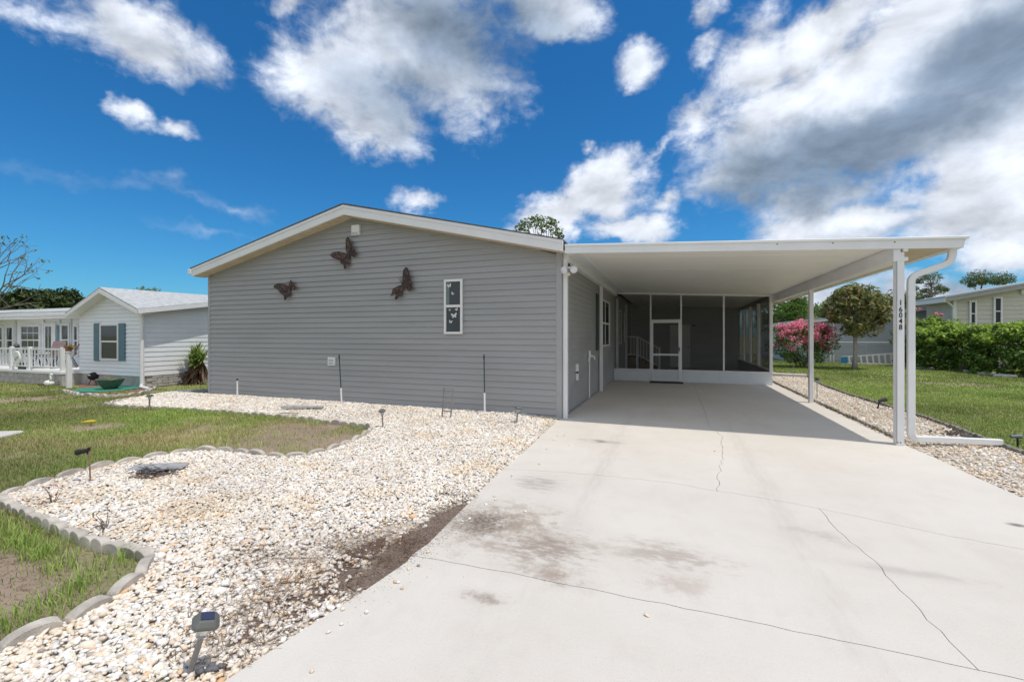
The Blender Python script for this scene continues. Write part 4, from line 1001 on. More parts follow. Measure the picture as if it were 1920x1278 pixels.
def crown(root, name, parts, m=leaf_m, label=None):
    V = []; F = []; C = []; k = 0
    for v, f, c in parts: V.append(v); F.append(f + k); C.append(c); k += len(v)
    V = np.concatenate(V) - np.array(root.location); o = np_mesh(name, V, np.concatenate(F), np.concatenate(C), m); o.parent = root; return o
def trunk(root, base, top, r0, r1, targets, m, name='trunk', seg=8, wob=.05):
    base = Vector(base); top = Vector(top); mb = MB(); pts = []
    for i in range(6):
        f = i / 5; p = base.lerp(top, f); p += Vector((rng.normal(0, wob), rng.normal(0, wob), 0)) * (0 < i < 5); pts.append(p)
    mb.tube(pts, [r0 * (1.25 if i == 0 else 1) * (1 - i / 5) + r1 * i / 5 for i in range(6)], seg)
    for tpt in targets:
        tpt = Vector(tpt); s = base.lerp(top, rng.uniform(.55, 1.0)); mid = s.lerp(tpt, .5) + Vector((rng.normal(0, .1), rng.normal(0, .1), rng.normal(.12, .1)))
        mb.tube([s, mid, tpt], [r1 * .75, r1 * .45, r1 * .15], 5)
    mb.v = [tuple(Vector(v) - root.location) for v in mb.v]
    return mb.build(name, m, root, True)
G_OAK = [(.09,.13,.04),(.13,.18,.055),(.06,.09,.03),(.17,.22,.07)]
G_MAG = [(.14,.165,.055),(.22,.23,.08),(.07,.095,.035),(.29,.18,.075),(.30,.28,.11),(.46,.42,.25)]
G_HEDGE = [(.09,.16,.03),(.15,.25,.04),(.05,.095,.022),(.23,.34,.06)]
G_PINE = [(.10,.135,.05),(.14,.18,.065),(.07,.10,.04)]
# magnolia
mg = empty('magnolia_tree', (7.65, 23.8, 0), label='round magnolia tree with olive and bronze leaves on the right hand lawn', cat='tree')
ct = tp(1602, 582, 19.9); cc = ell_pts(105, (ct[0], 23.8, 2.68), (1.18, 1.15, 1.18), .4)
cc = cc[cc[:, 2] > 1.45]; pl_ = leaf_cloud(cc, rng.uniform(.18, .40, len(cc)), 62, .105, G_MAG, [3, 3, 2, 1.1, 2.0, .7], asp=.42)
crown(mg, 'crown', [pl_]); trunk(mg, (7.65, 23.8, -.03), (7.68, 23.8, 2.3), .10, .06, cc[:22], palebark_m, wob=.02)
# pink crape myrtle
my = empty('crape_myrtle', (5.85, 24.6, 0), label='crape myrtle bush covered in pink blossom beside the carport post', cat='bush')
cc = np.concatenate([ell_pts(70, (5.75, 24.6, 1.12), (1.35, 1.0, 1.05), .4), ell_pts(22, (6.5, 24.6, 1.3), (.75, .7, .7), .4)]); cc = cc[cc[:, 2] > .25]
g1 = leaf_cloud(cc, rng.uniform(.2, .36, len(cc)), 75, .05, G_HEDGE, [3, 3, 3, .8])
fc = cc[(cc[:, 2] > .75) & (cc[:, 1] < 25.1)]; fc = fc[rng.permutation(len(fc))[:75]] + np.array([0, -.18, .12])
hi_ = np.array([p for p in ell_pts(55, (5.9, 24.3, 1.75), (1.25, .6, .55), .5)]); fc = np.concatenate([fc, hi_])
g2 = leaf_cloud(fc, rng.uniform(.09, .2, len(fc)), 60, .034, [(.70,.20,.32),(.82,.36,.46),(.58,.13,.23),(.76,.38,.39)], [3, 3, 2, 1.5], asp=.8)
crown(my, 'foliage', [g1]); b_o = crown(my, 'blossom', [g2])
mbb = MB()
for k in range(9):
    a = rng.uniform(0, 6.28); mbb.tube([(rng.normal(0, .1), rng.normal(0, .1), 0), (math.cos(a) * .4, math.sin(a) * .3, .6), (math.cos(a) * .8, math.sin(a) * .6, 1.4)], [.03, .022, .01], 5)
mbb.build('stem', bark_m, my)
# hedge of two clipped shrubs
def shrub(name, cx, cy, rx, ry, h, label, ncl, per, size, pal, wts, topcol=None, group=None, cat='hedge', zlo=.12):
    o = empty(name, (cx, cy, 0), label=label, cat=cat, group=group)
    u = rng.uniform(-1, 1, (ncl * 3, 3)); rr = np.abs(u[:, 0]) ** 3.2 + np.abs(u[:, 1]) ** 3.2 + np.clip(u[:, 2], 0, 1) ** 4
    u = u[(rr < 1) & (rr > .25)][:ncl]
    z = zlo + (u[:, 2] + 1) / 2 * (h - zlo); wob = 1 + .12 * (fbm2(u[:, 0] * 3 + cx, u[:, 1] * 3 + cy, 1.3, 8, 2) - .5)
    cc = np.stack([cx + u[:, 0] * rx * wob, cy + u[:, 1] * ry * wob, z * wob], 1)
    parts = [leaf_cloud(cc, rng.uniform(.15, .28, len(cc)), per, size, pal, wts)]
    if topcol:
        tc_ = cc[cc[:, 2] > h * .62] + np.array([0, -.04, .14]); parts.append(leaf_cloud(tc_, rng.uniform(.14, .28, len(tc_)), per, size * 1.1, topcol, [1] * len(topcol), up=.8))
    crown(o, 'foliage', parts)
    mb = MB()
    for k in range(8):
        x, y = rng.uniform(-.7, .7) * rx, rng.uniform(-.7, .7) * ry; mb.tube([(x, y, 0), (x * 1.05, y, h * .35), (x * 1.15, y * 1.1, h * .7)], [.035, .025, .012], 5)
    mb.build('stem', bark_m, o); return o
NEWG = [(.27,.38,.06),(.33,.44,.08),(.20,.31,.045)]
shrub('hedge_shrub', 11.75, 25.3, 1.45, 1.3, 1.80, 'dense green hedge shrub just right of the downspout', 210, 62, .062, G_HEDGE, [3, 2.2, 4, .5], NEWG, 'clipped hedge on the right')
shrub('hedge_shrub', 12.75, 22.6, 1.55, 1.75, 1.85, 'larger hedge shrub with pale new tips at the right edge', 260, 62, .062, G_HEDGE, [3, 2.2, 4, .5], NEWG, 'clipped hedge on the right')
shrub('hedge_shrub', 14.2, 19.2, 1.3, 1.6, 1.75, 'hedge shrub cut off by the right edge of the photo', 170, 50, .062, G_HEDGE, [3, 2.2, 4, .5], NEWG, 'clipped hedge on the right')
o = shrub('tall_shrub', 11.25, 26.9, 1.0, .8, 2.25, 'taller loose shrub with pink flowers behind the hedge', 80, 55, .06, G_HEDGE, [2, 3, 2, 1.4], NEWG, None, 'shrub')
fl_ = np.array([yp(1722, 579, 26.4), yp(1756, 588, 26.4), yp(1712, 590, 26.4), yp(1688, 607, 26.2), yp(1700, 608, 26.2), yp(1765, 590, 26.5)])
crown(o, 'blossom', [leaf_cloud(fl_, np.array([.13, .07, .07, .12, .11, .07]), 26, .04, [(.60,.15,.2),(.64,.26,.28)], [1, 1], asp=.8)])
shrub('young_shrub', *yp(1805, 600, 26.2)[:2], .55, .4, 2.15, 'wispy pale green shrub in front of the beige house', 26, 40, .06, NEWG + G_HEDGE[:1], [1, 1, 1, 1], None, None, 'shrub')
# edging stones at the hedge foot
for k, p in enumerate(resample([gp(1735, 692)[:2], gp(1800, 694)[:2], gp(1860, 703)[:2], gp(1920, 712)[:2]], 1.25)[:-1]):
    s_ = MB().box(-.3, -.09, -.02, .3, .09, .10).build('border_stone', stepstone, None, bevel=.03, loc=(p.x, p.y, 0)); s_.rotation_euler = (0, 0, -.5 + random.uniform(-.2, .2))
    tag(s_, ('pale border stone at the hedge foot, ' + ('nearest the downspout', 'second from the downspout', 'third from the downspout', 'fourth from the downspout', 'fifth from the downspout', 'sixth from the downspout')[k]), 'stone', 'border stones under the hedge')
# trees behind
def clump_tree(name, base, top, crown_c, crown_r, ncl, per, size, pal, wts, label, rcl=(.5, .9), tr=.2, bark=bark_m, shell=.35, flat=.75, cat='tree', nb=12):
    o = empty(name, base, label=label, cat=cat); cc = ell_pts(ncl, crown_c, crown_r, shell)
    crown(o, 'crown', [leaf_cloud(cc, rng.uniform(*rcl, len(cc)), per, size, pal, wts, flat=flat)])
    trunk(o, (base[0], base[1], -.03), top, tr, tr * .45, cc[:nb], bark); return o
c = yp(1466, 582, 36); clump_tree('leafy_tree', (c[0], 36, 0), (c[0], 36, 3.2), (c[0], 36, 2.9), (1.9, 1.6, 1.5), 45, 110, .10, [(.07,.13,.02),(.11,.19,.03),(.045,.09,.015)], [2, 2, 1], 'bright green tree rising behind the pink crape myrtle', (.4, .7))
c = yp(1505, 590, 62); clump_tree('leafy_tree', (c[0], 62, 0), (c[0], 62, 4), (c[0], 62, 3.6), (3.6, 2, 2.0), 40, 100, .2, G_OAK, [1, 2, 1, 1], 'distant grey green tree between post and crape myrtle', (.7, 1.2))
c = yp(1580, 592, 70); clump_tree('leafy_tree', (c[0], 70, 0), (c[0], 70, 4), (c[0], 70, 3.4), (5, 2, 2.2), 40, 100, .22, G_OAK, [1, 2, 1, 1], 'distant low tree crown behind the magnolia', (.8, 1.4))
c = yp(1672, 565, 60); clump_tree('leafy_tree', (c[0], 60, 0), (c[0], 60, 4.5), (c[0], 60, 4.6), (3.0, 2, 1.8), 36, 90, .18, G_OAK, [1, 2, 1, 1], 'distant tree crown just left of the numbered post', (.6, 1.1))
def pine(base, pts, label, s=1.0):
    o = empty('pine_tree', base, label=label, cat='tree', group='pines behind the neighbouring houses'); cc = np.array([p[:3] for p in pts]); rr = np.array([p[3] for p in pts])
    crown(o, 'crown', [leaf_cloud(cc, rr, 150, .16 * s, G_PINE, [2, 2, 1.2], flat=.55, asp=.22)])
    top = Vector(cc[np.argmax(cc[:, 2])]); mb = MB(); b0 = Vector(base); n_ = 8
    tr = [b0.lerp(top, i / n_) + Vector((.25 * math.sin(i * 1.1), 0, 0)) * (0 < i < n_) for i in range(n_ + 1)]
    mb.tube(tr, [.24 * s * (1 - .85 * i / n_) for i in range(n_ + 1)], 7)
    for q in cc:
        j = min(range(n_ + 1), key=lambda i: abs(tr[i].z - (q[2] - .6))); a = tr[j]; mb.tube([a, a.lerp(Vector(q), .55) + Vector((0, 0, -.05)), Vector(q)], [.07 * s, .045 * s, .015], 5)
    mb.v = [tuple(Vector(v) - b0) for v in mb.v]; mb.build('trunk', bark_m, o, True); return o
def pn(Y, lst): return [(*yp(px, py, Y + rng.uniform(-.8, .8)), r) for px, py, r in lst]
Yp = 58
pine((yp(1754, 600, Yp)[0], Yp, 0), pn(Yp, [(1728,520,.75),(1740,516,.9),(1752,520,.8),(1722,528,.55),(1748,535,.75),(1762,540,.5),(1735,545,.5),(1755,548,.7),(1742,555,.5),(1772,543,.35),(1745,562,.4)]), 'tall airy pine showing between downspout and beige roof')
pine((yp(1722, 600, 66)[0], 66, 0), pn(66, [(1720,548,.7),(1726,556,.8),(1718,562,.8),(1728,565,.7),(1715,540,.5)]), 'shorter pine half hidden behind the downspout')
pine((yp(1835, 600, 60)[0], 60, 0), pn(60, [(1815,527,.7),(1825,520,.9),(1836,514,1.0),(1848,520,.9),(1855,524,.6),(1832,526,.8),(1842,529,.6),(1822,535,.35)]), 'broad topped pine behind the beige roof, left of two')
pine((yp(1879, 600, 66)[0], 66, 0), pn(66, [(1868,524,.7),(1878,517,.9),(1888,520,.8),(1893,526,.6),(1876,528,.7),(1866,530,.5)]), 'smaller pine behind the beige roof, right of two')
# tree top behind the grey roof
c = yp(1012, 436, 34); o = empty('leafy_tree', (c[0], 36, 0), label='tree top with loose light green leaves above the grey roof', cat='tree')
cc = np.array([yp(px, py, 34 + rng.uniform(-1, 1)) for px, py in ((985,415),(995,412),(1005,410),(1012,411),(1025,413),(1034,416),(978,424),(990,422),(1002,421),(1015,420),(1030,422),(1040,419),(983,432),(1020,430),(1038,434),(1048,433),(1010,445),(1030,450),(990,445),(1050,440),(972,428))])
crown(o, 'crown', [leaf_cloud(cc, np.full(len(cc), .42), 46, .12, [(.10,.15,.035),(.14,.19,.05),(.07,.11,.03)], [2, 2, 1], flat=.8)])
trunk(o, (c[0], 36, -.03), (c[0], 35.5, 7.5), .2, .09, cc, bark_m)

# ---------------------------------------------------------------- houses on the right
def boards_y(root, off, x0, x1, z0, top0, top1, y, step, m, out=.018):
    """siding courses on a wall facing -Y whose top runs from top0 (at x0) to top1 (at x1)"""
    z = z0; full_ = None
    while z < max(top0, top1) - .02:
        z1 = z + step
        def ends(zz):
            if zz <= min(top0, top1): return x0, x1
            f = (zz - top0) / (top1 - top0) if top1 != top0 else 0
            f = min(max(f, 0), 1); xx = x0 + (x1 - x0) * f
            return (xx, x1) if top1 > top0 else (x0, xx)
        a0, b0 = ends(z); a1, b1 = ends(z1)
        if b0 - a0 > .05:
            mb = MB(); vs = [(a0, y, z), (a0, y - out, z), (a1, y - .003, z1), (a1, y, z1), (b0, y, z), (b0, y - out, z), (b1, y - .003, z1), (b1, y, z1)]
            mb.add(vs, [(0,1,2,3),(7,6,5,4),(0,4,5,1),(1,5,6,2),(2,6,7,3),(3,7,4,0)])
            if (a1, b1) == (x0, x1):
                if full_ is None:
                    full_ = mb.mesh('siding_board'); full_.materials.append(m); zf = z
                o = bpy.data.objects.new('siding_board', full_); COL.objects.link(o); o.parent = root; o.location = Vector((0, 0, z - zf)) - Vector(off)
            else:
                o = mb.build('siding_board', m, root); o.location = -Vector(off)
        z = z1
def shifted(mb, name, m, root, **k):
    o = mb.build(name, m, root, **k); o.location = -Vector(root.location); return o
BY = 27.0
BH = empty('beige_house', (15.5, BY, 0), label='beige sided house with two narrow white windows behind the hedge', cat='house')
bx0 = yp(1788, 600, BY)[0]; bx1 = 20.5; ez0 = yp(1768, 556, BY)[2]; sl_ = .19
def bz(x): return yp(1788, 563, BY)[2] + (x - bx0) * sl_
BXA = 17.0
shifted(MB().prism([(bx0, BY, -.1), (bx1, BY, -.1), (bx1, BY, bz(bx0) + .1), (BXA, BY, bz(BXA)), (bx0, BY, bz(bx0))], (0, 2.4, 0)), 'wall', beige_m, BH)
boards_y(BH, BH.location, bx0 + .08, BXA, .1, bz(bx0 + .08), bz(BXA), BY, .2, beige_m, .025)
shifted(MB().box(bx0 - .02, BY - .035, 0, bx0 + .1, BY + .1, bz(bx0)), 'corner_trim', white2, BH)
shifted(MB().prism([(bx0 - .45, BY - .45, bz(bx0 - .45) + .02), (BXA, BY - .45, bz(BXA) + .02), (BXA, BY - .45, bz(BXA) + .21), (bx0 - .45, BY - .45, bz(bx0 - .45) + .21)], (0, .05, 0)), 'rake_board', trim_m, BH)
shifted(MB().prism([(bx0 - .45, BY - .399, bz(bx0 - .45) + .0), (BXA, BY - .399, bz(BXA) + .0), (BXA, BY - .399, bz(BXA) + .03), (bx0 - .45, BY - .399, bz(bx0 - .45) + .03)], (0, .39, 0)), 'soffit', beige_m, BH)
shifted(MB().prism([(bx0 - .55, BY - .5, bz(bx0 - .55) + .215), (BXA, BY - .5, bz(BXA) + .215), (bx1 + .5, BY - .5, bz(bx0 - .55) + .3), (bx1 + .5, BY - .5, bz(bx0 - .55) + .34), (BXA, BY - .5, bz(BXA) + .28), (bx0 - .55, BY - .5, bz(bx0 - .55) + .28)], (0, 3.1, 0)), 'roof', galv, BH)
shifted(MB().box(bx0 - .54, BY - .39, bz(bx0 - .5) - .0, bx0 - .45, BY + 2.4, bz(bx0 - .5) + .21), 'eave_fascia', white2, BH)
shifted(MB().box(bx0 - .45, BY + .02, bz(bx0) - .1, bx0 - .001, BY + 2.4, bz(bx0) - .05), 'eave_soffit', beige_m, BH)
shifted(MB().tube([(bx0 - .4, BY - .3, bz(bx0) - .05), (bx0 - .05, BY - .12, bz(bx0) - .35), (bx0 - .05, BY - .12, .1)], .05, 8), 'downspout', white2, BH)
for pa, pb, t0, t1 in ((1816, 1830, 564, 612), (1861, 1878, 557, 610)):
    window_y(BH, BH.location, yp(pa, 580, BY)[0], yp(pb, 580, BY)[0], yp(pa, t1, BY)[2], yp(pa, t0, BY)[2], BY - .02, fr=.07, depth=.07, pane_m=glass2_m)
shifted(MB().box(yp(1912, 548, BY)[0], BY - .12, yp(1912, 552, BY)[2], yp(1928, 548, BY)[0], BY - .026, yp(1912, 542, BY)[2]), 'gable_vent', white2, BH, bevel=.01)

QY = 30.4
QH = empty('grey_blue_house', (10, QY, 0), label='low blue grey house with a shallow roof behind the wire fence', cat='house')
qx0, qx1 = yp(1478, 606, QY)[0], 15.0
def qz(x): a = yp(1500, 607, QY); b_ = yp(1775, 577, QY); return a[2] + (x - a[0]) * (b_[2] - a[2]) / (b_[0] - a[0])
shifted(MB().prism([(qx0, QY, -.1), (qx1, QY, -.1), (qx1, QY, qz(qx1)), (qx0, QY, qz(qx0))], (0, 9, 0)), 'wall', n_sid2, QH)
boards_y(QH, QH.location, qx0, qx1, .05, qz(qx0), qz(qx1), QY, .22, n_sid2, .014)
shifted(MB().prism([(qx0 - .3, QY - .4, qz(qx0 - .3) + .0), (qx1, QY - .4, qz(qx1)), (qx1, QY - .4, qz(qx1) + .16), (qx0 - .3, QY - .4, qz(qx0 - .3) + .16)], (0, .05, 0)), 'eave_fascia', white2, QH)
shifted(MB().prism([(qx0 - .35, QY - .45, qz(qx0 - .35) + .165), (qx1, QY - .45, qz(qx1) + .165), (qx1, QY - .45, qz(qx1) + .23), (qx0 - .35, QY - .45, qz(qx0 - .35) + .23)], (0, 10, 0)), 'roof', shingle2_m, QH)
shifted(MB().box(qx0 - .3, QY - .34, qz(qx0 - .3), qx0 - .25, QY + 9, qz(qx0 - .3) + .16), 'side_fascia', white2, QH)
wx = yp(1559, 640, QY)[0]
for dx in (-.06, .09): shifted(MB().box(wx + dx - .04, QY - .06, 0, wx + dx + .04, QY - .016, qz(wx) - .02), 'white_trim', white2, QH)
# wire fence
FYY = 28.3; fx0 = yp(1548, 640, FYY)[0]; fx1 = 13.2
fe = empty('wire_fence', (fx0, FYY, 0), label='low chain link fence with pale top rail before the blue grey house', cat='fence')
def fpart(mb, name, m, **k): o = mb.build(name, m, fe, **k); o.location = -Vector(fe.location); return o
zt = yp(1620, 642, FYY)[2]
fpart(MB().tube([(fx0, FYY, zt), (fx1, FYY, zt)], .032, 8), 'top_rail', galv)
for x in np.linspace(fx0, fx1, 4): fpart(MB().tube([(x, FYY, 0), (x, FYY, zt - .02)], .035, 8), 'fence_post', galv)
fpart(MB().add([(fx0, FYY, .03), (fx1, FYY, .03), (fx1, FYY, zt), (fx0, FYY, zt)], [(0,1,2,3)]), 'wire_mesh', chain_m)
# ladder lying on its side against the fence
la = empty('ladder', yp(1577, 680, 27.9), label='white stepladder lying on its side along the fence', cat='ladder')
LY = 27.95; l0 = yp(1578, 668, LY); l1 = yp(1690, 664, LY)
def lpt(px, py): return Vector(yp(px, py, LY))
def lpart(mb, name, m): o = mb.build(name, m, la); o.location = -Vector(la.location); return o
bot0, bot1 = lpt(1577, 679), lpt(1700, 681); tp0, tp1 = lpt(1577, 669), lpt(1700, 661)
bot0.z = bot1.z = .05
lpart(MB().bar(bot0, bot1, .03, .08), 'side_rail', white2); lpart(MB().bar(tp0, tp1, .03, .06), 'side_rail', white2)
for k in range(10):
    f = .14 + k * .092; lpart(MB().bar(bot0.lerp(bot1, f), tp0.lerp(tp1, f - .018), .07, .05), 'rung', white2)
lpart(MB().prism([bot0 + Vector((0, -.03, 0)), bot0.lerp(bot1, .1) + Vector((0, -.03, 0)), tp0.lerp(tp1, .1) + Vector((0, -.03, 0)), tp0 + Vector((0, -.03, 0))], (0, .06, 0)), 'ladder_cap', mat('blue_plastic', (.03, .22, .42), .4))
up_ = yp(1513, 590, 75); o = MB().tube([(up_[0], 75, 0), (up_[0], 75, yp(1513, 572, 75)[2])], .13, 8).build('utility_pole', bark_m, None); tag(o, 'far thin utility pole between crape myrtle and carport post', 'pole')
# concrete step by the far end of the pebbles
p0 = gp(1450, 704); p1 = gp(1507, 708)
o = MB().bar((3.02, 18.85, .06), (4.5, 18.45, .06), .35, .12).build('kerb_block', stepstone, None, bevel=.02); tag(o, 'long pale concrete kerb at the far end of the pebble strip', 'kerb')

# ---------------------------------------------------------------- white house on the left
NF = 8.2; nx0, nx1 = yp(150, 700, NF)[0], yp(266, 700, NF)[0]
NH = empty('white_house', (nx0, NF, 0), label='white sided neighbouring house with a small front gable and blue shutters', cat='house')
def np_(mb, name, m, **k): return shifted(mb, name, m, NH, **k)
pk = yp(187, 548, NF); eL = yp(125, 584, NF); eR = yp(262, 580, NF); skz = .34
npk = ((nx0 + nx1) / 2)
def nz(x): return pk[2] - abs(x - pk[0]) * (pk[2] - eR[2]) / (eR[0] - pk[0])
np_(MB().prism([(nx0, NF, skz), (nx1, NF, skz), (nx1, NF, nz(nx1)), (pk[0], NF, pk[2]), (nx0, NF, nz(nx0))], (0, 6, 0)), 'wall', n_sid)
boards_y(NH, NH.location, pk[0] + .001, nx1 - .06, skz, pk[2], nz(nx1), NF, .114, n_sid, .026); boards_y(NH, NH.location, nx0, pk[0] - .001, skz, nz(nx0), pk[2], NF, .114, n_sid, .026)
# courses on the side wall that faces the grey house
sw = MB(); sp2 = [(0, 0), (.016, 0), (.003, .14), (0, .14)]; X = nx1
sw.add([(X + a, NF + .05, b_) for a, b_ in sp2] + [(X + a, NF + 5.9, b_) for a, b_ in sp2], [(0,1,2,3),(7,6,5,4)] + [(i, i + 4, (i + 1) % 4 + 4, (i + 1) % 4) for i in range(4)])
swm = sw.mesh('siding_board'); swm.materials.append(n_sid); z = skz
while z < 2.3:
    o = bpy.data.objects.new('siding_board', swm); COL.objects.link(o); o.parent = NH; o.location = Vector((0, 0, z)) - Vector(NH.location); z += .14
np_(MB().prism([(X - .01, NF + .05, 2.2), (X - .01, NF + 5.9, 2.2), (X - .01, NF + 5.9, 2.95), (X - .01, NF + .05, nz(nx1))], (-.1, 0, 0)), 'upper_side_wall', n_sid)
np_(MB().box(nx1 - .06, NF - .025, .0, nx1 + .03, NF + .05, nz(nx1)), 'corner_trim', white2)
np_(MB().box(nx0, NF + .01, -.05, nx1 - .03, NF + .1, skz), 'skirting', block_m); np_(MB().box(nx1 - .12, NF + .1, -.05, nx1 - .015, NF + 6, skz), 'skirting', block_m)
bw_ = MB().box(0, 0, 0, .02, .28, .075).mesh('block', .006); bw_.materials.append(block_m)
for r_i in range(4):
    for c_i in range(9):
        o = bpy.data.objects.new('block', bw_); COL.objects.link(o); o.parent = NH; o.location = Vector((nx1 - .014 + random.uniform(0, .006), NF + .12 + c_i * .295 + (r_i % 2) * .14, .005 + r_i * .083)) - Vector(NH.location)
# roof of the gable: the right hand slope runs back behind the grey house
rR0 = Vector(yp(257, 578, NF - .3)); rB0 = Vector(tp(392, 566, 14.2)); rAp = Vector(yp(186, 538, NF - .3)); rBa = Vector(tp(392, 553, 16.2))
np_(MB().add([rAp, rR0, rB0 + (rB0 - rR0) * .6, rBa + (rBa - rAp) * .6, rAp + Vector((0, 0, -.05)), rR0 + Vector((0, 0, -.05)), rB0 + (rB0 - rR0) * .6 + Vector((0, 0, -.05)), rBa + (rBa - rAp) * .6 + Vector((0, 0, -.05))],
    [(0,1,2,3),(7,6,5,4),(0,4,5,1),(1,5,6,2),(2,6,7,3),(3,7,4,0)]), 'roof_slope', shingle2_m)
rL0 = Vector(yp(122, 586, NF - .3)); lb = rL0 + Vector((0, 5, 0)); lba = rAp + Vector((0, 5, 0))
np_(MB().add([rAp, rL0, lb, lba, rAp + Vector((0, 0, -.05)), rL0 + Vector((0, 0, -.05)), lb + Vector((0, 0, -.05)), lba + Vector((0, 0, -.05))],
    [(0,1,2,3),(7,6,5,4),(0,4,5,1),(1,5,6,2),(2,6,7,3),(3,7,4,0)]), 'roof_slope', shingle2_m)
for q in (rR0, rL0):
    np_(MB().prism([rAp + Vector((0, -.01, -.055)), q + Vector((0, -.01, -.055)), q + Vector((0, -.01, -.15)), rAp + Vector((0, -.01, -.17))], (0, .04, 0)), 'rake_board', white2)
    np_(MB().prism([rAp + Vector((0, .031, -.15)), q + Vector((0, .031, -.13)), q + Vector((0, .031, -.15)), rAp + Vector((0, .031, -.17))], (0, .30, 0)), 'soffit', white2)
np_(MB().bar(rR0 + Vector((.03, 0, -.09)), rB0 + (rB0 - rR0) * .6 + Vector((.03, 0, -.09)), .05, .11), 'eave_fascia', white2)
np_(MB().tube([rR0 + Vector((.02, .06, -.15)), (nx1 + .06, NF - .03, 2.08), (nx1 + .06, NF - .03, .12), (nx1 + .16, NF - .12, .06), (nx1 + .75, NF - .25, .04)], .045, 8), 'downspout', white2)
a = yp(191, 607, NF); b_ = yp(226, 676, NF)
window_y(NH, NH.location, a[0], b_[0], b_[2], a[2], NF - .016, fr=.06, depth=.05, pane_m=glass_m, rail=yp(208, 640, NF)[2])
for pa, pb in ((179, 189), (226, 237)):
    s_ = np_(MB().box(yp(pa, 640, NF)[0], NF - .05, yp(pa, 676, NF)[2], yp(pb, 640, NF)[0], NF - .017, yp(pa, 606, NF)[2]), 'shutter', teal_sh, bevel=.004)
# sun room wing behind the deck
WG = 9.6; wx1 = nx0 + .2; wx0 = -32.0
np_(MB().box(wx0, WG, .3, wx1, WG + 4, 2.45), 'wing_wall', n_sid)
ev = yp(60, 589, WG - .5)
gt = MB().box(wx0, WG - .6, 2.20, wx1 - .75, WG - .48, 2.32); np_(gt, 'wing_gutter', white2, bevel=.01)
np_(MB().prism([(wx0, WG - .55, 2.325), (wx0, WG + 2.2, 2.72), (wx0, WG + 2.2, 2.77), (wx0, WG - .55, 2.375)], (wx1 - wx0 - .7, 0, 0)), 'wing_roof', shingle2_m)
np_(MB().box(wx0, WG - .6, 2.12, wx1 - .3, WG, 2.19), 'wing_soffit', white2)
for pa, pb, pt_, pb_, cols in ((-6, 9, 614, 660, 1), (14, 28, 614, 660, 1), (41, 78, 612, 664, 3), (117, 133, 610, 664, 1), (140, 150, 612, 664, 1)):
    z1_ = yp(pa, pt_, WG)[2]; z0_ = yp(pa, pb_, WG)[2]
    window_y(NH, NH.location, yp(pa, 630, WG)[0], yp(pb, 630, WG)[0], max(.75, z0_ - .1), z1_ + .06, WG - .002, fr=.07, depth=.06, pane_m=glass_m, cols=cols, rows=2 if cols > 1 else 1)
dd = np_(MB().box(yp(86, 630, WG)[0], WG - .06, .43, yp(107, 630, WG)[0], WG - .005, yp(90, 605, WG)[2]), 'porch_door', door_m, bevel=.006)
for q0, q1 in ((89, 93.5), (95, 99.5)): 
    MB().box(yp(q0, 630, WG)[0], WG - .066, .9, yp(q1, 630, WG)[0], WG - .0605, yp(90, 612, WG)[2]).build('door_glass', glass_m, dd)
np_(MB().box(yp(108.5, 630, WG)[0], WG - .04, .75, yp(113.5, 630, WG)[0], WG - .003, yp(90, 610, WG)[2]), 'shutter', teal_sh)
for px in (31, 84, 113.8, 134.5): x = yp(px, 600, WG)[0]; np_(MB().box(x - .04, WG - .035, .43, x + .04, WG - .001, 2.12), 'wing_trim', mat('blue_grey_trim', (.52, .56, .62), .5))  # trim strips in one even blue grey
# deck
DF = 7.75; dxa, dxb = -24.0, nx0 + .05
DK_ = empty('white_deck', (dxb, DF, 0), label='white raised deck on block base with slim white railing, far left', cat='deck')
def dk_(mb, name, m, **k): return shifted(mb, name, m, DK_, **k)
dk_(MB().box(dxa, DF - .03, .34, dxb, WG - .05, .42), 'deck_floor', white2, bevel=.006)
dk_(MB().box(dxa, DF + .01, -.05, dxb - .02, WG - .1, .34), 'block_base', block_m)
bk = MB().box(0, 0, 0, .37, .02, .155).mesh('block', .008); bk.materials.append(block_m)
for r_i in range(2):
    x = dxa + .19 * (r_i % 2)
    while x < dxb - .4:
        o = bpy.data.objects.new('block', bk); COL.objects.link(o); o.parent = DK_; o.location = Vector((x, DF - .008 + random.uniform(0, .006), .005 + r_i * .168)) - Vector(DK_.location); x += .385
rz_ = yp(80, 654, DF)[2]
posts = [yp(17, 680, DF)[0], yp(51, 680, DF)[0], dxb - .12, yp(-20, 680, DF)[0], dxa + .3]
for x in posts: dk_(MB().box(x - .045, DF + .02, .42, x + .045, DF + .11, rz_ + .06), 'railing_post', white2, bevel=.006)
dk_(MB().box(dxa, DF + .04, rz_ - .03, dxb - .1, DF + .09, rz_ + .02), 'top_rail', white2); dk_(MB().box(dxa, DF + .045, .52, dxb - .1, DF + .085, .56), 'bottom_rail', white2)
x = dxa + .1; bme = MB().box(-.013, -.013, 0, .013, .013, rz_ - .59).mesh('baluster'); bme.materials.append(white2)
while x < dxb - .12:
    o = bpy.data.objects.new('baluster', bme); COL.objects.link(o); o.parent = DK_; o.location = Vector((x, DF + .065, .56)) - Vector(DK_.location); x += .185
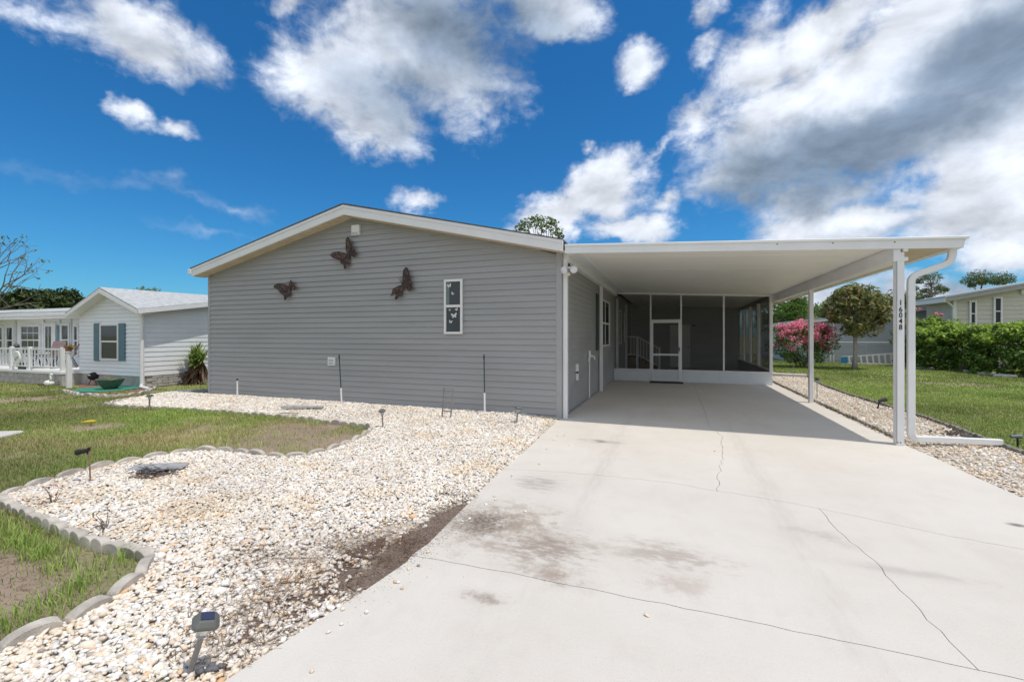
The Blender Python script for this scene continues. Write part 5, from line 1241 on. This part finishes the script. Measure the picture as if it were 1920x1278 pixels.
# white post in front of the deck
bp = yp(129.5, 722, 7.45); o = MB().box(bp[0] - .055, 7.395, 0, bp[0] + .055, 7.505, 1.02).box(bp[0] - .07, 7.38, 1.02, bp[0] + .07, 7.52, 1.06).build('gate_post', white2, None, bevel=.012); tag(o, 'stout white square post standing before the deck', 'post')
fp_ = empty('potted_flower', (bp[0], 7.45, 1.06), label='small orange flower pot on top of the white post', cat='flower pot')
crown(fp_, 'foliage', [leaf_cloud(np.array([[bp[0], 7.45, 1.2], [bp[0] - .06, 7.45, 1.16], [bp[0] + .08, 7.45, 1.18]]), np.array([.1, .09, .09]), 40, .035, [(.30,.16,.05),(.12,.14,.04),(.4,.22,.08)], [1, 1, 1])])
MB().lathe([(.05, 0), (.075, .09), (.08, .1)], 12).build('pot', mat('terracotta', (.35, .16, .09), .8), fp_)
# deck chairs
def chair(cx, cy, rz, col, label):
    o = empty('deck_chair', (cx, cy, .42), rz, label, 'chair', 'sling chairs on the white deck'); m = mat('chair_' + col[0], col[1], .7)
    MB().box(-.22, -.22, .36, .22, .24, .385).build('seat', m, o); mb = MB().box(-.2, 0, 0, .2, .02, .52); q = mb.build('backrest', m, o); q.location = (0, .26, .4); q.rotation_euler = (-.32, 0, 0)
    for sx in (-1, 1):
        MB().tube([(sx * .28, -.25, 0), (sx * .28, -.22, .6), (sx * .28, .25, .62)], .015, 6).build('armrest', darkmetal, o)
        MB().tube([(sx * .28, .36, 0), (sx * .28, .2, .4)], .015, 6).build('leg', darkmetal, o); MB().tube([(sx * .28, -.25, 0), (sx * .27, -.1, .4)], .015, 6).build('leg', darkmetal, o)
    MB().tube([(-.28, -.25, .02), (.28, -.25, .02)], .014, 6).build('front_bar', darkmetal, o)
x_ = yp(92, 670, 8.6)[0]; chair(x_, 8.6, .5, ('pinkgrey', (.24, .17, .17)), 'mauve sling chair on the deck beside the porch door')
x_ = yp(117, 670, 8.7)[0]; chair(x_, 8.7, -.5, ('brown', (.18, .12, .12)), 'brown sling chair on the deck nearest the gable')
x_ = yp(70, 670, 8.5)[0]; tb = empty('deck_table', (x_, 8.5, .42), label='small round dark table between railing and chairs', cat='table')
MB().lathe([(.0, .40), (.30, .40), (.30, .43), (.0, .43)], 18).build('table_top', darkmetal, tb)
for k in range(3): a_ = k * 2.09; MB().tube([(0, 0, .4), (.1 * math.cos(a_), .1 * math.sin(a_), .2), (.25 * math.cos(a_), .25 * math.sin(a_), 0)], .014, 6).build('leg', darkmetal, tb)
# white seat-back disc hung on the railing
x_ = yp(33, 667, DF)[0]; rd = empty('round_plaque', (x_, DF - .02, .8), label='pale round plaque with carved fish hung on the deck railing', cat='plaque')
q = MB().lathe([(.0, -.02), (.21, -.02), (.23, 0), (.21, .02), (.17, .022), (.16, .012), (.0, .012)], 22).build('disc', pvc_m, rd, smooth_=False); q.rotation_euler = (R_(90), 0, 0)
q = MB().prism([(-.11, -.03, -.06), (-.04, -.03, .02), (.07, -.03, .08), (.11, -.03, .06), (.08, -.03, -.01), (-.02, -.03, -.05), (-.06, -.03, -.1)], (0, .012, 0)).build('fish_relief', stepstone, rd)
q = MB().box(-.2, .10, -.37, .2, .14, -.16).build('stand', darkmetal, rd)
x_ = yp(31, 648, 8.4)[0]; o = empty('deck_lantern', (x_, 8.4, .42), label='dark lantern on a thin stand behind the round plaque', cat='lantern')
MB().tube([(0, 0, 0), (0, 0, .55)], .02, 6).build('stand', darkmetal, o); MB().lathe([(.05, .55), (.08, .6), (.08, .72), (.1, .74), (.02, .82)], 8).build('lantern_head', darkmetal, o)
# bed with ornaments before the gable
gb = [gp(118, 734)[:2], gp(150, 726)[:2], (nx0 + .05, NF - .05), (nx1 + .05, NF - .05), gp(290, 728)[:2], gp(270, 737)[:2], gp(210, 744)[:2], gp(150, 741)[:2]]
sheet('mulch_bed', gb, .012, mulch_m)
mb_e = edging('mulch_bed_edging', [gp(118, 735)[:2], gp(150, 742)[:2], gp(210, 745)[:2], gp(270, 738)[:2], gp(292, 729)[:2]], .26, .1, .06, edger_m, 'low curved concrete edging around the mulch bed before the white gable', .02)
c_ = gp(207, 731); pl = empty('bowl_planter', (c_[0], c_[1], .012), label='dark green bowl planter on the mulch before the white gable', cat='planter')
MB().lathe([(.12, 0), (.14, .03), (.2, .1), (.28, .22), (.31, .28), (.31, .31), (.27, .31), (.25, .26)], 20).build('bowl', pot_m, pl, smooth_=True)
MB().lathe([(.0, .24), (.26, .25), (.0, .27)], 16).build('soil', soil_m, pl)
crown(pl, 'plants', [leaf_cloud(np.array([[c_[0] + .02, c_[1], .3], [c_[0] - .1, c_[1], .3], [c_[0] + .12, c_[1], .3]]), np.full(3, .06), 14, .03, G_HEDGE, [1, 1, 1, 1])])
c2 = gp(185, 733); o = MB().lathe([(.70, 0), (.74, .015), (.72, .03), (.55, .028), (.0, .02)], 26).build('pond_liner', teal_m, None, loc=(c_[0] - .15, c_[1] + .05, .014)); tag(o, 'flat round teal green mat under the bowl planter', 'mat')
c3 = gp(176, 722); kg = empty('black_garden_ornament', (c3[0], c3[1], .012), label='small black domed ornament on red legs beside the planter', cat='ornament')
MB().lathe([(.06, .15), (.13, .2), (.15, .27), (.12, .34), (.05, .38), (.0, .385)], 16).build('dome', black_m, kg, smooth_=True)
for k in range(3): a_ = k * 2.09; MB().tube([(.06 * math.cos(a_), .06 * math.sin(a_), .18), (.12 * math.cos(a_), .12 * math.sin(a_), 0)], .018, 6).build('leg', mat('red_paint', (.38, .06, .05), .5), kg)
MB().lathe([(.03, 0), (.04, .02), (.0, .03)], 10, (.03, -.12, .29)).build('white_spot', pvc_m, kg)
c4 = gp(251, 724); o = MB().tube([(0, 0, 0), (-.02, 0, .2), (-.06, 0, .33), (.02, 0, .36)], .018, 7).build('garden_tap', darkmetal, None, loc=(c4[0], c4[1], 0)); tag(o, 'thin dark garden tap by the white gable corner', 'tap')
c5 = gp(92, 724); gs = empty('goose_ornament', (c5[0], c5[1], 0), label='white goose lawn ornament before the block base', cat='ornament')
MB().lathe([(.02, 0), (.10, .05), (.12, .11), (.07, .17), (.0, .19)], 12).build('body', pvc_m, gs, smooth_=True).scale = (1.5, .9, 1)
MB().tube([(.08, 0, .12), (.12, 0, .25), (.10, 0, .36)], [.05, .035, .03], 8).tube([(.10, 0, .36), (.19, 0, .35)], [.035, .012], 8).build('neck', pvc_m, gs, smooth_=True)
MB().box(-.5, -.05, 0, -.28, .05, .09).build('brown_stone', mat('brown_stone', (.18, .12, .1), .9), gs, bevel=.02)
# trees on the left
c = tp(85, 590, 36)
clump_tree('oak_tree', (c[0], c[1], 0), (c[0], c[1], 3.0), (c[0], c[1], 2.9), (3.9, 2.8, 2.45), 150, 130, .17, [(.035,.058,.018),(.055,.085,.025),(.025,.042,.014),(.085,.115,.032)], [3, 3, 2, 1], 'broad dark green tree behind the white house wing', (.5, .85), .35, shell=.5, nb=20)
c = tp(278, 542, 45); clump_tree('leafy_tree', (c[0], c[1], 0), (c[0], c[1], 4.5), (c[0], c[1], c[2] - .6), (.8, .7, .8), 16, 60, .13, G_OAK, [1, 2, 1, 1], 'small dark tree top above the white house roof', (.5, .8))
# bare tree at the left edge
bt = empty('bare_tree', tp(-45, 700, 17.5)[:2] + (0,), label='nearly bare pale tree with a few leaves at the left edge', cat='tree')
bb = Vector(bt.location); mb = MB(); tips = []
def grow(p, d, l, r, k):
    e = p + d * l; mb.tube([p, p.lerp(e, .5) + Vector((rng.normal(0, .03), 0, rng.normal(0, .03))) * l, e], [r, r * .85, r * .68], 6 if k < 2 else 4, cap=False)
    if k == 5: tips.append(e); return
    for _ in range(3 if k < 3 else 2):
        nd = (d + Vector((rng.normal(.12, .48), rng.normal(0, .48), rng.normal(.04, .42)))).normalized(); grow(e, nd, l * rng.uniform(.62, .85), r * .6, k + 1)
mb.tube([(0, 0, -.03), (.05, 0, 1.2), (.15, 0, 2.1)], [.13, .11, .09], 8)
grow(Vector((.15, 0, 2.1)), Vector((.75, .1, .65)).normalized(), 1.15, .06, 1); grow(Vector((.15, 0, 2.0)), Vector((.45, -.1, 1)).normalized(), 1.25, .06, 1); grow(Vector((.1, 0, 2.0)), Vector((.85, 0, .35)).normalized(), 1.1, .045, 2)
mb.build('trunk', bark_m, bt, True)
tt = np.array([t_[:] for t_ in tips]); sel = tt[rng.permutation(len(tt))[:int(len(tt) * .5)]]; low = tt[tt[:, 2] < 2.35]
V, F, C = leaf_cloud(np.concatenate([sel, low]), np.full(len(sel) + len(low), .14), 7, .05, [(.10,.14,.03),(.20,.22,.06),(.07,.09,.03)], [2, 1, 1]); np_mesh('crown', V, F, C, leaf_m, bt)
# yucca beside the house corner
yb = Vector((-12.75, 9.6, 0)); yb = Vector(gp(369, 720)); yu = empty('yucca_plant', yb, label='spiky yucca with dead skirt against the white house wall', cat='plant')
def blades3(n, c, L, col, up0, up1, w=.022):
    V = []; F = []; C = []; k = 0
    for _ in range(n):
        a_ = rng.uniform(0, 6.28); e_ = rng.uniform(up0, up1); l = L * rng.uniform(.7, 1.1); d = Vector((math.cos(a_) * math.cos(e_), math.sin(a_) * math.cos(e_), math.sin(e_))); s_ = d.cross(Vector((0, 0, 1))).normalized() * w
        p = Vector(c) + Vector((rng.normal(0, .04), rng.normal(0, .04), rng.normal(0, .06))); m_ = p + d * l * .55; e = p + d * l + Vector((0, 0, -.12 * l))
        V += [p - s_ * .6, p + s_ * .6, m_ + s_, m_ - s_, e]; F += [(k, k + 1, k + 2, k + 3), (k + 3, k + 2, k + 4, k + 4)]; C += [np.array(col) * rng.uniform(.6, 1.35)] * 5; k += 5
    return V, F, C
def bl_obj(name, parts, root):
    mbv = []; mbf = []; cs = []
    for V, F, C in parts:
        k = len(mbv); mbv += [tuple(v) for v in V]; mbf += [tuple(dict.fromkeys(i + k for i in f)) for f in F]; cs += C
    me = bpy.data.meshes.new(name); me.from_pydata(mbv, [], mbf); at = me.color_attributes.new('Col', 'FLOAT_COLOR', 'POINT'); c = np.ones((len(mbv), 4), np.float32); c[:, :3] = np.array(cs); at.data.foreach_set('color', c.ravel())
    return link_mesh(name, me, leaf_m, root)
heads = [(0, 0, .92), (-.18, .05, .75), (.2, 0, .8), (.05, -.1, .62)]
bl_obj('leaf_rosettes', [blades3(70, h_, .42, (.24, .33, .08), -.2, 1.4) for h_ in heads], yu)
bl_obj('dead_leaves', [blades3(80, (h_[0], h_[1], h_[2] - .2), .5, (.16, .10, .06), -1.4, -.7) for h_ in heads] + [blades3(50, (-.25, -.1, .3), .35, (.12, .10, .07), -1.2, .6)], yu)
for h_ in heads: MB().tube([(h_[0] * .3, h_[1] * .3, -.02), (h_[0] * .8, h_[1] * .8, h_[2] * .5), h_], [.06, .05, .05], 7).build('stem', bark_m, yu)
c_ = gp(374, 742); o = MB().box(-.22, -.16, -.02, .22, .16, .10).box(-.25, -.19, .10, .25, .19, .125).build('utility_box', mat('grey_green_plastic', (.16, .2, .18), .6), None, bevel=.01, loc=(c_[0] - .1, c_[1] + .2, 0)); tag(o, 'low grey green utility box lid at the grey house corner', 'utility box')

# ---------------------------------------------------------------- butterflies on the gable
S_ = 6.4
def bz_pt(cx, cy, lift): return Vector(yp(500 + cx / S_, 420 + cy / S_, WY - .02 - lift))
def butterfly(label, wings, body, ant, lift):
    a, b_ = body; A = bz_pt(*a, .03); B = bz_pt(*b_, .03); root = empty('butterfly_ornament', A.lerp(B, .5), label=label, cat='wall ornament', group='metal butterflies on the gable'); off = Vector(root.location)
    ax = (B - A).normalized()
    for wi, ol in enumerate(wings):
        P = []
        for q in ol:
            p = Vector(yp(500 + q[0] / S_, 420 + q[1] / S_, WY - .05)); d = (p - A) - ax * (p - A).dot(ax); d.y = 0
            P.append(p + Vector((0, -d.length * lift, 0)))
        m = MB(); c_ = sum(P, Vector()) / len(P)
        n = len(P); m.v = [tuple(p - off) for p in P] + [tuple(c_ - off)] + [tuple(p - off + Vector((0, .006, 0))) for p in P] + [tuple(c_ - off + Vector((0, .006, 0)))]
        m.f = [(i, (i + 1) % n, n) for i in range(n)] + [((i + 1) % n + n + 1, i + n + 1, 2 * n + 1) for i in range(n)] + [(i, i + n + 1, (i + 1) % n + n + 1, (i + 1) % n) for i in range(n)]
        w_ = m.build('wing', bfly_m, root)
        vein = MB()
        for i in range(0, n, 2): vein.tube([c_ - off + Vector((0, -.004, 0)), P[i].lerp(c_, .12) - off + Vector((0, -.004, 0))], .0045, 4)
        vein.build('wing_vein', darkmetal, w_)
        for q in range(3):
            f0 = P[(q * 3 + 1) % n].lerp(c_, .45) - off; MB().lathe([(.0, 0), (.018, .001), (.0, .004)], 8).build('wing_spot', mat('wing_red', (.22, .06, .05), .5), w_, loc=f0 + Vector((0, -.008, 0))).rotation_euler = (R_(90), 0, 0)
    MB().tube([A - off, A.lerp(B, .3) - off, B - off], [.012, .022, .008], 8).build('body', darkmetal, root, True)
    for q in ant: MB().tube([A - off] + [Vector(yp(500 + p[0] / S_, 420 + p[1] / S_, WY - .06)) - off for p in q], .004, 5).build('antenna', darkmetal, root)
    # stand-offs that hold it to the wall
    MB().tube([A.lerp(B, .5) - off, A.lerp(B, .5) - off + Vector((0, .05, 0))], .012, 6).build('wall_mount', darkmetal, root)
butterfly('large brown metal butterfly highest on the gable, below the vent',
  [[(985,355),(960,340),(948,270),(955,190),(985,155),(1010,175),(1040,250),(1075,310),(1085,350),(1110,358),(1085,372),(1065,405),(1040,395),(1015,370)],
   [(985,360),(930,345),(880,332),(820,345),(795,380),(830,415),(900,440),(910,475),(955,500),(950,540),(965,545),(978,505),(1000,490),(1005,450),(992,400)]],
  ((978,345),(1008,412)), [[(950,310),(935,280)],[(962,310),(945,262)]], .25)
butterfly('small dark metal butterfly on the left side of the gable',
  [[(270,745),(230,722),(160,710),(120,740),(120,765),(165,790),(190,830),(225,860),(245,880),(238,915),(250,915),(262,880),(290,860),(297,830),(280,790)],
   [(272,745),(280,700),(298,668),(320,690),(345,725),(358,752),(378,758),(360,775),(345,798),(320,780),(300,765)]],
  ((268,735),(300,800)), [[(255,710),(235,690)],[(272,705),(262,685)]], .25)
butterfly('tall reddish metal butterfly on the gable between vent and window',
  [[(1630,720),(1632,640),(1650,560),(1685,522),(1715,530),(1735,590),(1745,660),(1760,720),(1755,765),(1782,780),(1750,785),(1720,812),(1690,790),(1665,760)],
   [(1630,725),(1590,740),(1530,780),(1525,830),(1512,870),(1530,860),(1560,845),(1585,870),(1560,910),(1580,905),(1600,870),(1635,860),(1640,800)]],
  ((1622,705),(1660,800)), [[(1600,670),(1570,640)],[(1612,660),(1605,630)]], .25)

# ---------------------------------------------------------------- small things in the gravel
def solar(loc, tilt, s, label, stake_m=grey_metal, hd=.24, rz=.6):
    o = empty('solar_light', loc, 0, label, 'path light', 'solar path lights'); o.rotation_euler = (tilt[0], tilt[1], rz); o.scale = (s, s, s)
    q = MB(); q.box(-.011, -.011, -.06, .011, .011, hd - .055); q.build('stake', stake_m, o, bevel=.003)
    MB().lathe([(.024, hd - .058), (.030, hd - .012)], 12).build('lens', lens_m, o)
    m = MB(); R1_, R2_ = .066, .042
    def octa(r, k): return [(r * math.copysign(1, math.cos(a_ + .01)) * (1 if i % 2 else .62), r * math.copysign(1, math.sin(a_ + .01)) * (.62 if i % 2 else 1), k) for i, a_ in enumerate([])]
    def ring(r, c, z): return [(r, c, z), (c, r, z), (-c, r, z), (-r, c, z), (-r, -c, z), (-c, -r, z), (c, -r, z), (r, -c, z)]
    rs = [ring(.040, .026, hd - .014), ring(.053, .036, hd - .004), ring(.053, .036, hd + .006), ring(.036, .026, hd + .028)]
    for r in rs: m.v += r
    for i in range(3):
        for j in range(8): m.f.append((i * 8 + j, i * 8 + (j + 1) % 8, (i + 1) * 8 + (j + 1) % 8, (i + 1) * 8 + j))
    m.f.append(tuple(range(8))[::-1]); m.f.append(tuple(24 + j for j in range(8)))
    hdo = m.build('lamp_head', mat('solar_grey', (.11, .115, .105), .5), o, bevel=.004)
    MB().box(-.026, -.026, hd + .0285, .026, .026, hd + .031).build('solar_panel', panel_m, hdo); return o
L1 = gp(352, 1272); hp = tp(386, 1166, 1.95)
ax_ = Vector(hp) - Vector(L1); o = solar(L1, (0, 0), 1.0, 'nearest solar path light, tilted, in the pebbles at lower left', hd=ax_.length, rz=0)
o.rotation_euler = (ax_.to_track_quat('Z', 'Y') @ Matrix.Rotation(.35, 3, 'Z').to_quaternion()).to_euler()
W, F, C = pebbles('q', np.array([L1[0] + .05, L1[0] + .08, L1[0] + .1, L1[0] + .11, L1[0] + .065]), np.array([L1[1] + .02, L1[1] + .04, L1[1] + .05, L1[1] + .075, L1[1] + .06]), np.full(5, .035), np.array([.024, .026, .02, .022, .018]), ico(2))
for k in range(5):
    V0 = W.reshape(5, -1, 3)[k]; c0 = V0.mean(0); V1, F1 = ico(2); o = np_mesh('dark_pebble', V0 - c0, F1, None, charcoal_rock, smooth_=True); o.location = c0; tag(o, ('dark grey pebble touching the nearest solar light stake', 'second dark pebble from the nearest solar light stake', 'third dark pebble from the nearest solar light stake', 'dark pebble farthest from the nearest solar light stake', 'smallest dark pebble beside the nearest solar light')[k], 'pebble', 'dark pebbles by the solar light')
for (px, py, t_, s_, lab) in ((280, 768, (.0, .03), 1.05, 'small solar light at the far left edge of the pebbles'), (718, 803, (.02, -.05), 1.05, 'solar light in the pebbles at the lawn corner'), (968, 798, (0, .12), 1.1, 'brownish solar light near the driveway corner of the gable')):
    g_ = gp(px, py); solar((g_[0], g_[1], .02), t_, s_, lab, hd=.25)
for px, py, a_, lab in ((445, 742, 0, ''), (641, 754, .035, ''), (908, 777, .0, '')):
    pass
def pvc_stake(px, base_py, top_py, rod_top, dx, label):
    Y = 7.45; b_ = Vector(yp(px, base_py, Y)); b_.z = .05; tpp = Vector(yp(px - dx * .35, top_py, Y)); o = empty('pvc_stake', b_, label=label, cat='stake', group='white pipe stakes along the gable')
    MB().tube([(0, 0, -.08), tpp - b_], .017, 10).build('pipe', pvc_m, o)
    if rod_top:
        rt = Vector(yp(px - dx, rod_top, Y)); MB().tube([tpp - b_, rt - b_], .012, 8).build('rod', rod_m, o); MB().tube([rt - b_ - Vector((0, 0, .05)), rt - b_ + Vector((0, 0, .03))], [.016, .010], 8).build('rod_tip', black_m, o)
    else: MB().tube([tpp - b_, tpp - b_ + Vector((0, 0, .04))], .02, 8).build('cap', black_m, o)
pvc_stake(445, 741, 713, None, 0, 'short white pipe stake with black cap near the left corner')
pvc_stake(641, 754, 727, 667, 5, 'white pipe stake holding a tilted green rod by the wall plate')
pvc_stake(909, 776, 736, 667, 1.5, 'white pipe stake with upright green rod below the window')
# little metal frame
g_ = Vector(gp(838, 788)); fr_ = empty('yard_sign_frame', g_, rz=-.1, label='small grey wire sign frame stuck in the pebbles', cat='frame')
def yq(px, py): return Vector(yp(px, py, g_.y)) - g_
MB().tube([yq(828, 786), yq(832, 727)], .014, 6).build('leg', grey_metal, fr_); MB().tube([yq(845, 785), yq(851, 727)], .014, 6).build('leg', grey_metal, fr_)
for a_, b_ in (((832, 727), (851, 727)), ((830, 749), (849, 749)), ((829, 770), (846, 771))): MB().tube([yq(*a_), yq(*b_)], .014, 6).build('crossbar', grey_metal, fr_)
# slate, dark strip, stakes in the lawn
g_ = gp(300, 885); sl_o = MB().box(-.30, -.075, 0, .30, .075, .03).build('slate_slab', slate_m, None, bevel=.012, loc=(g_[0] - .05, g_[1] + .02, .036)); sl_o.rotation_euler = (.14, -.04, .35); tag(sl_o, 'grey slate slab lying over debris in the pebbles', 'slab')
mb = MB(); c0 = Vector((g_[0], g_[1], 0))
for k in range(70):
    a_ = rng.uniform(0, 6.28); p = Vector((rng.normal(.03, .14), rng.normal(-.07, .06), .03 + rng.uniform(0, .03))); mb.tube([p, p + Vector((math.cos(a_) * .09, math.sin(a_) * .06, rng.uniform(-.01, .03)))], [.008, .004], 4)
o = mb.build('dead_roots', charcoal_rock, None, loc=c0); tag(o, 'dead dark roots and twigs around the slate slab', 'debris', kind='stuff')
g_ = gp(567, 765, .07); o = MB().box(-.42, -.06, 0, .42, .06, .03).build('dark_strip', slate_m, None, bevel=.01, loc=(g_[0], g_[1], .085)); o.rotation_euler = (.1, 0, .30); tag(o, 'long dark slate strip in the pebbles before the wall plate', 'strip')
g_ = gp(543, 775, .06); o = MB().box(-.17, -.025, 0, .17, .025, .02).build('dark_strip', slate_m, None, bevel=.006, loc=(g_[0], g_[1], .06)); o.rotation_euler = (0, 0, .25); tag(o, 'short dark slate strip in the pebbles close to the lawn edging', 'strip')
g_ = Vector(gp(170, 908)); hd_ = Vector(yp(167, 845, g_.y)); o = empty('spot_light', g_, label='black spotlight on a thin stake at the lawn edging', cat='spotlight')
MB().tube([(0, 0, -.05), hd_ - g_], .007, 6).build('stake', mat('rusty_stake', (.25, .16, .1), .7), o); q = hd_ - g_
MB().tube([q + Vector((-.015, 0, -.03)), q + Vector((.0, 0, .035))], .014, 8).build('bracket', black_m, o); MB().tube([q + Vector((0, 0, .01)), q + Vector((-.10, -.05, -.012))], [.018, .03], 10).build('lamp_head', black_m, o)
g_ = gp(166, 797); o = MB().tube([(-.17, -.02, .04), (-.05, 0, .055), (.0, .02, .06), (.14, .02, .075)], [.012, .022, .026, .02], 8).build('yellow_toy', yellow_m, None, True, loc=(g_[0], g_[1], 0)); tag(o, 'small yellow plastic piece lying in the left lawn', 'toy')
g_ = gp(-8, 818); o = MB().box(-.22, -.2, -.02, .22, .2, .045).build('stepping_stone', stepstone, None, bevel=.02, loc=(g_[0], g_[1], 0)); o.rotation_euler = (0, 0, .5); tag(o, 'pale stepping stone in the lawn at the left edge', 'stone')
# dry sprigs in the gravel
for px, py, c0, lab in ((98, 948, (.28, .07, .05), 'reddish dry weed sprouting from the pebbles, far left'), (195, 998, (.16, .11, .07), 'bent brown twig weed in the pebbles near the long grass')):
    g_ = Vector(gp(px, py)); o = empty('dry_weed', g_, label=lab, cat='weed'); mb = MB()
    for k in range(5):
        a_ = rng.uniform(0, 6.28); e = Vector((math.cos(a_) * .09, math.sin(a_) * .05, rng.uniform(.08, .2))); mb.tube([(0, 0, -.02), e * .5 + Vector((.02, 0, .02)), e], [.004, .003, .002], 4)
    mb.build('stem', mat('twig', (.16, .11, .08), .9), o)
    bl_obj('foliage', [blades3(22, (0, 0, .13), .06, c0, -.3, .8, .007)], o)
# right hand strip
for px, py, s_, lab in ((1532, 747, .9, 'small stake light in the pebble strip near the middle post'), (1487, 712, .9, 'far stake light near the kerb of the pebble strip')):
    g_ = gp(px, py); o = empty('stake_light', (g_[0], g_[1], .02), label=lab, cat='path light', group='stake lights in the pebble strip')
    MB().tube([(0, 0, -.05), (0, 0, .42)], .010, 6).build('stake', galv, o); MB().lathe([(.03, .42), (.05, .44), (.04, .47), (.0, .49)], 10).build('lamp_head', darkmetal, o)
g_ = gp(1645, 768); o = empty('tilted_spot_light', (g_[0], g_[1], .03), label='black spotlight leaning by the right edging', cat='spotlight'); MB().tube([(0, 0, -.03), (.05, .03, .16)], .014, 6).build('stake', black_m, o); MB().tube([(.03, .02, .15), (.16, .04, .19)], [.03, .045], 10).build('lamp_head', darkmetal, o)
g_ = gp(1908, 838); o = empty('lawn_spot_light', (g_[0], g_[1], 0), label='blue grey spotlight in the grass at the right edge', cat='spotlight'); MB().tube([(0, 0, -.03), (0, 0, .12)], .012, 6).build('stake', black_m, o); MB().tube([(-.07, 0, .14), (.05, .02, .145)], [.02, .026], 10).build('lamp_head', mat('blue_grey', (.12, .16, .2), .5), o)
g_ = gp(1793, 818); W, F, C = pebbles('d', rng.normal(g_[0], .10, 60), rng.normal(g_[1], .12, 60), np.full(60, .05), np.full(60, .02), ico(1), np.full(60, .16)); o = np_mesh('dark_debris', W, F, C, pebble_m); tag(o, 'dark debris heap behind the downspout outlet', 'debris', kind='stuff')
for k, (px, dx) in enumerate(((1482, 0), (1492, .0))): pass
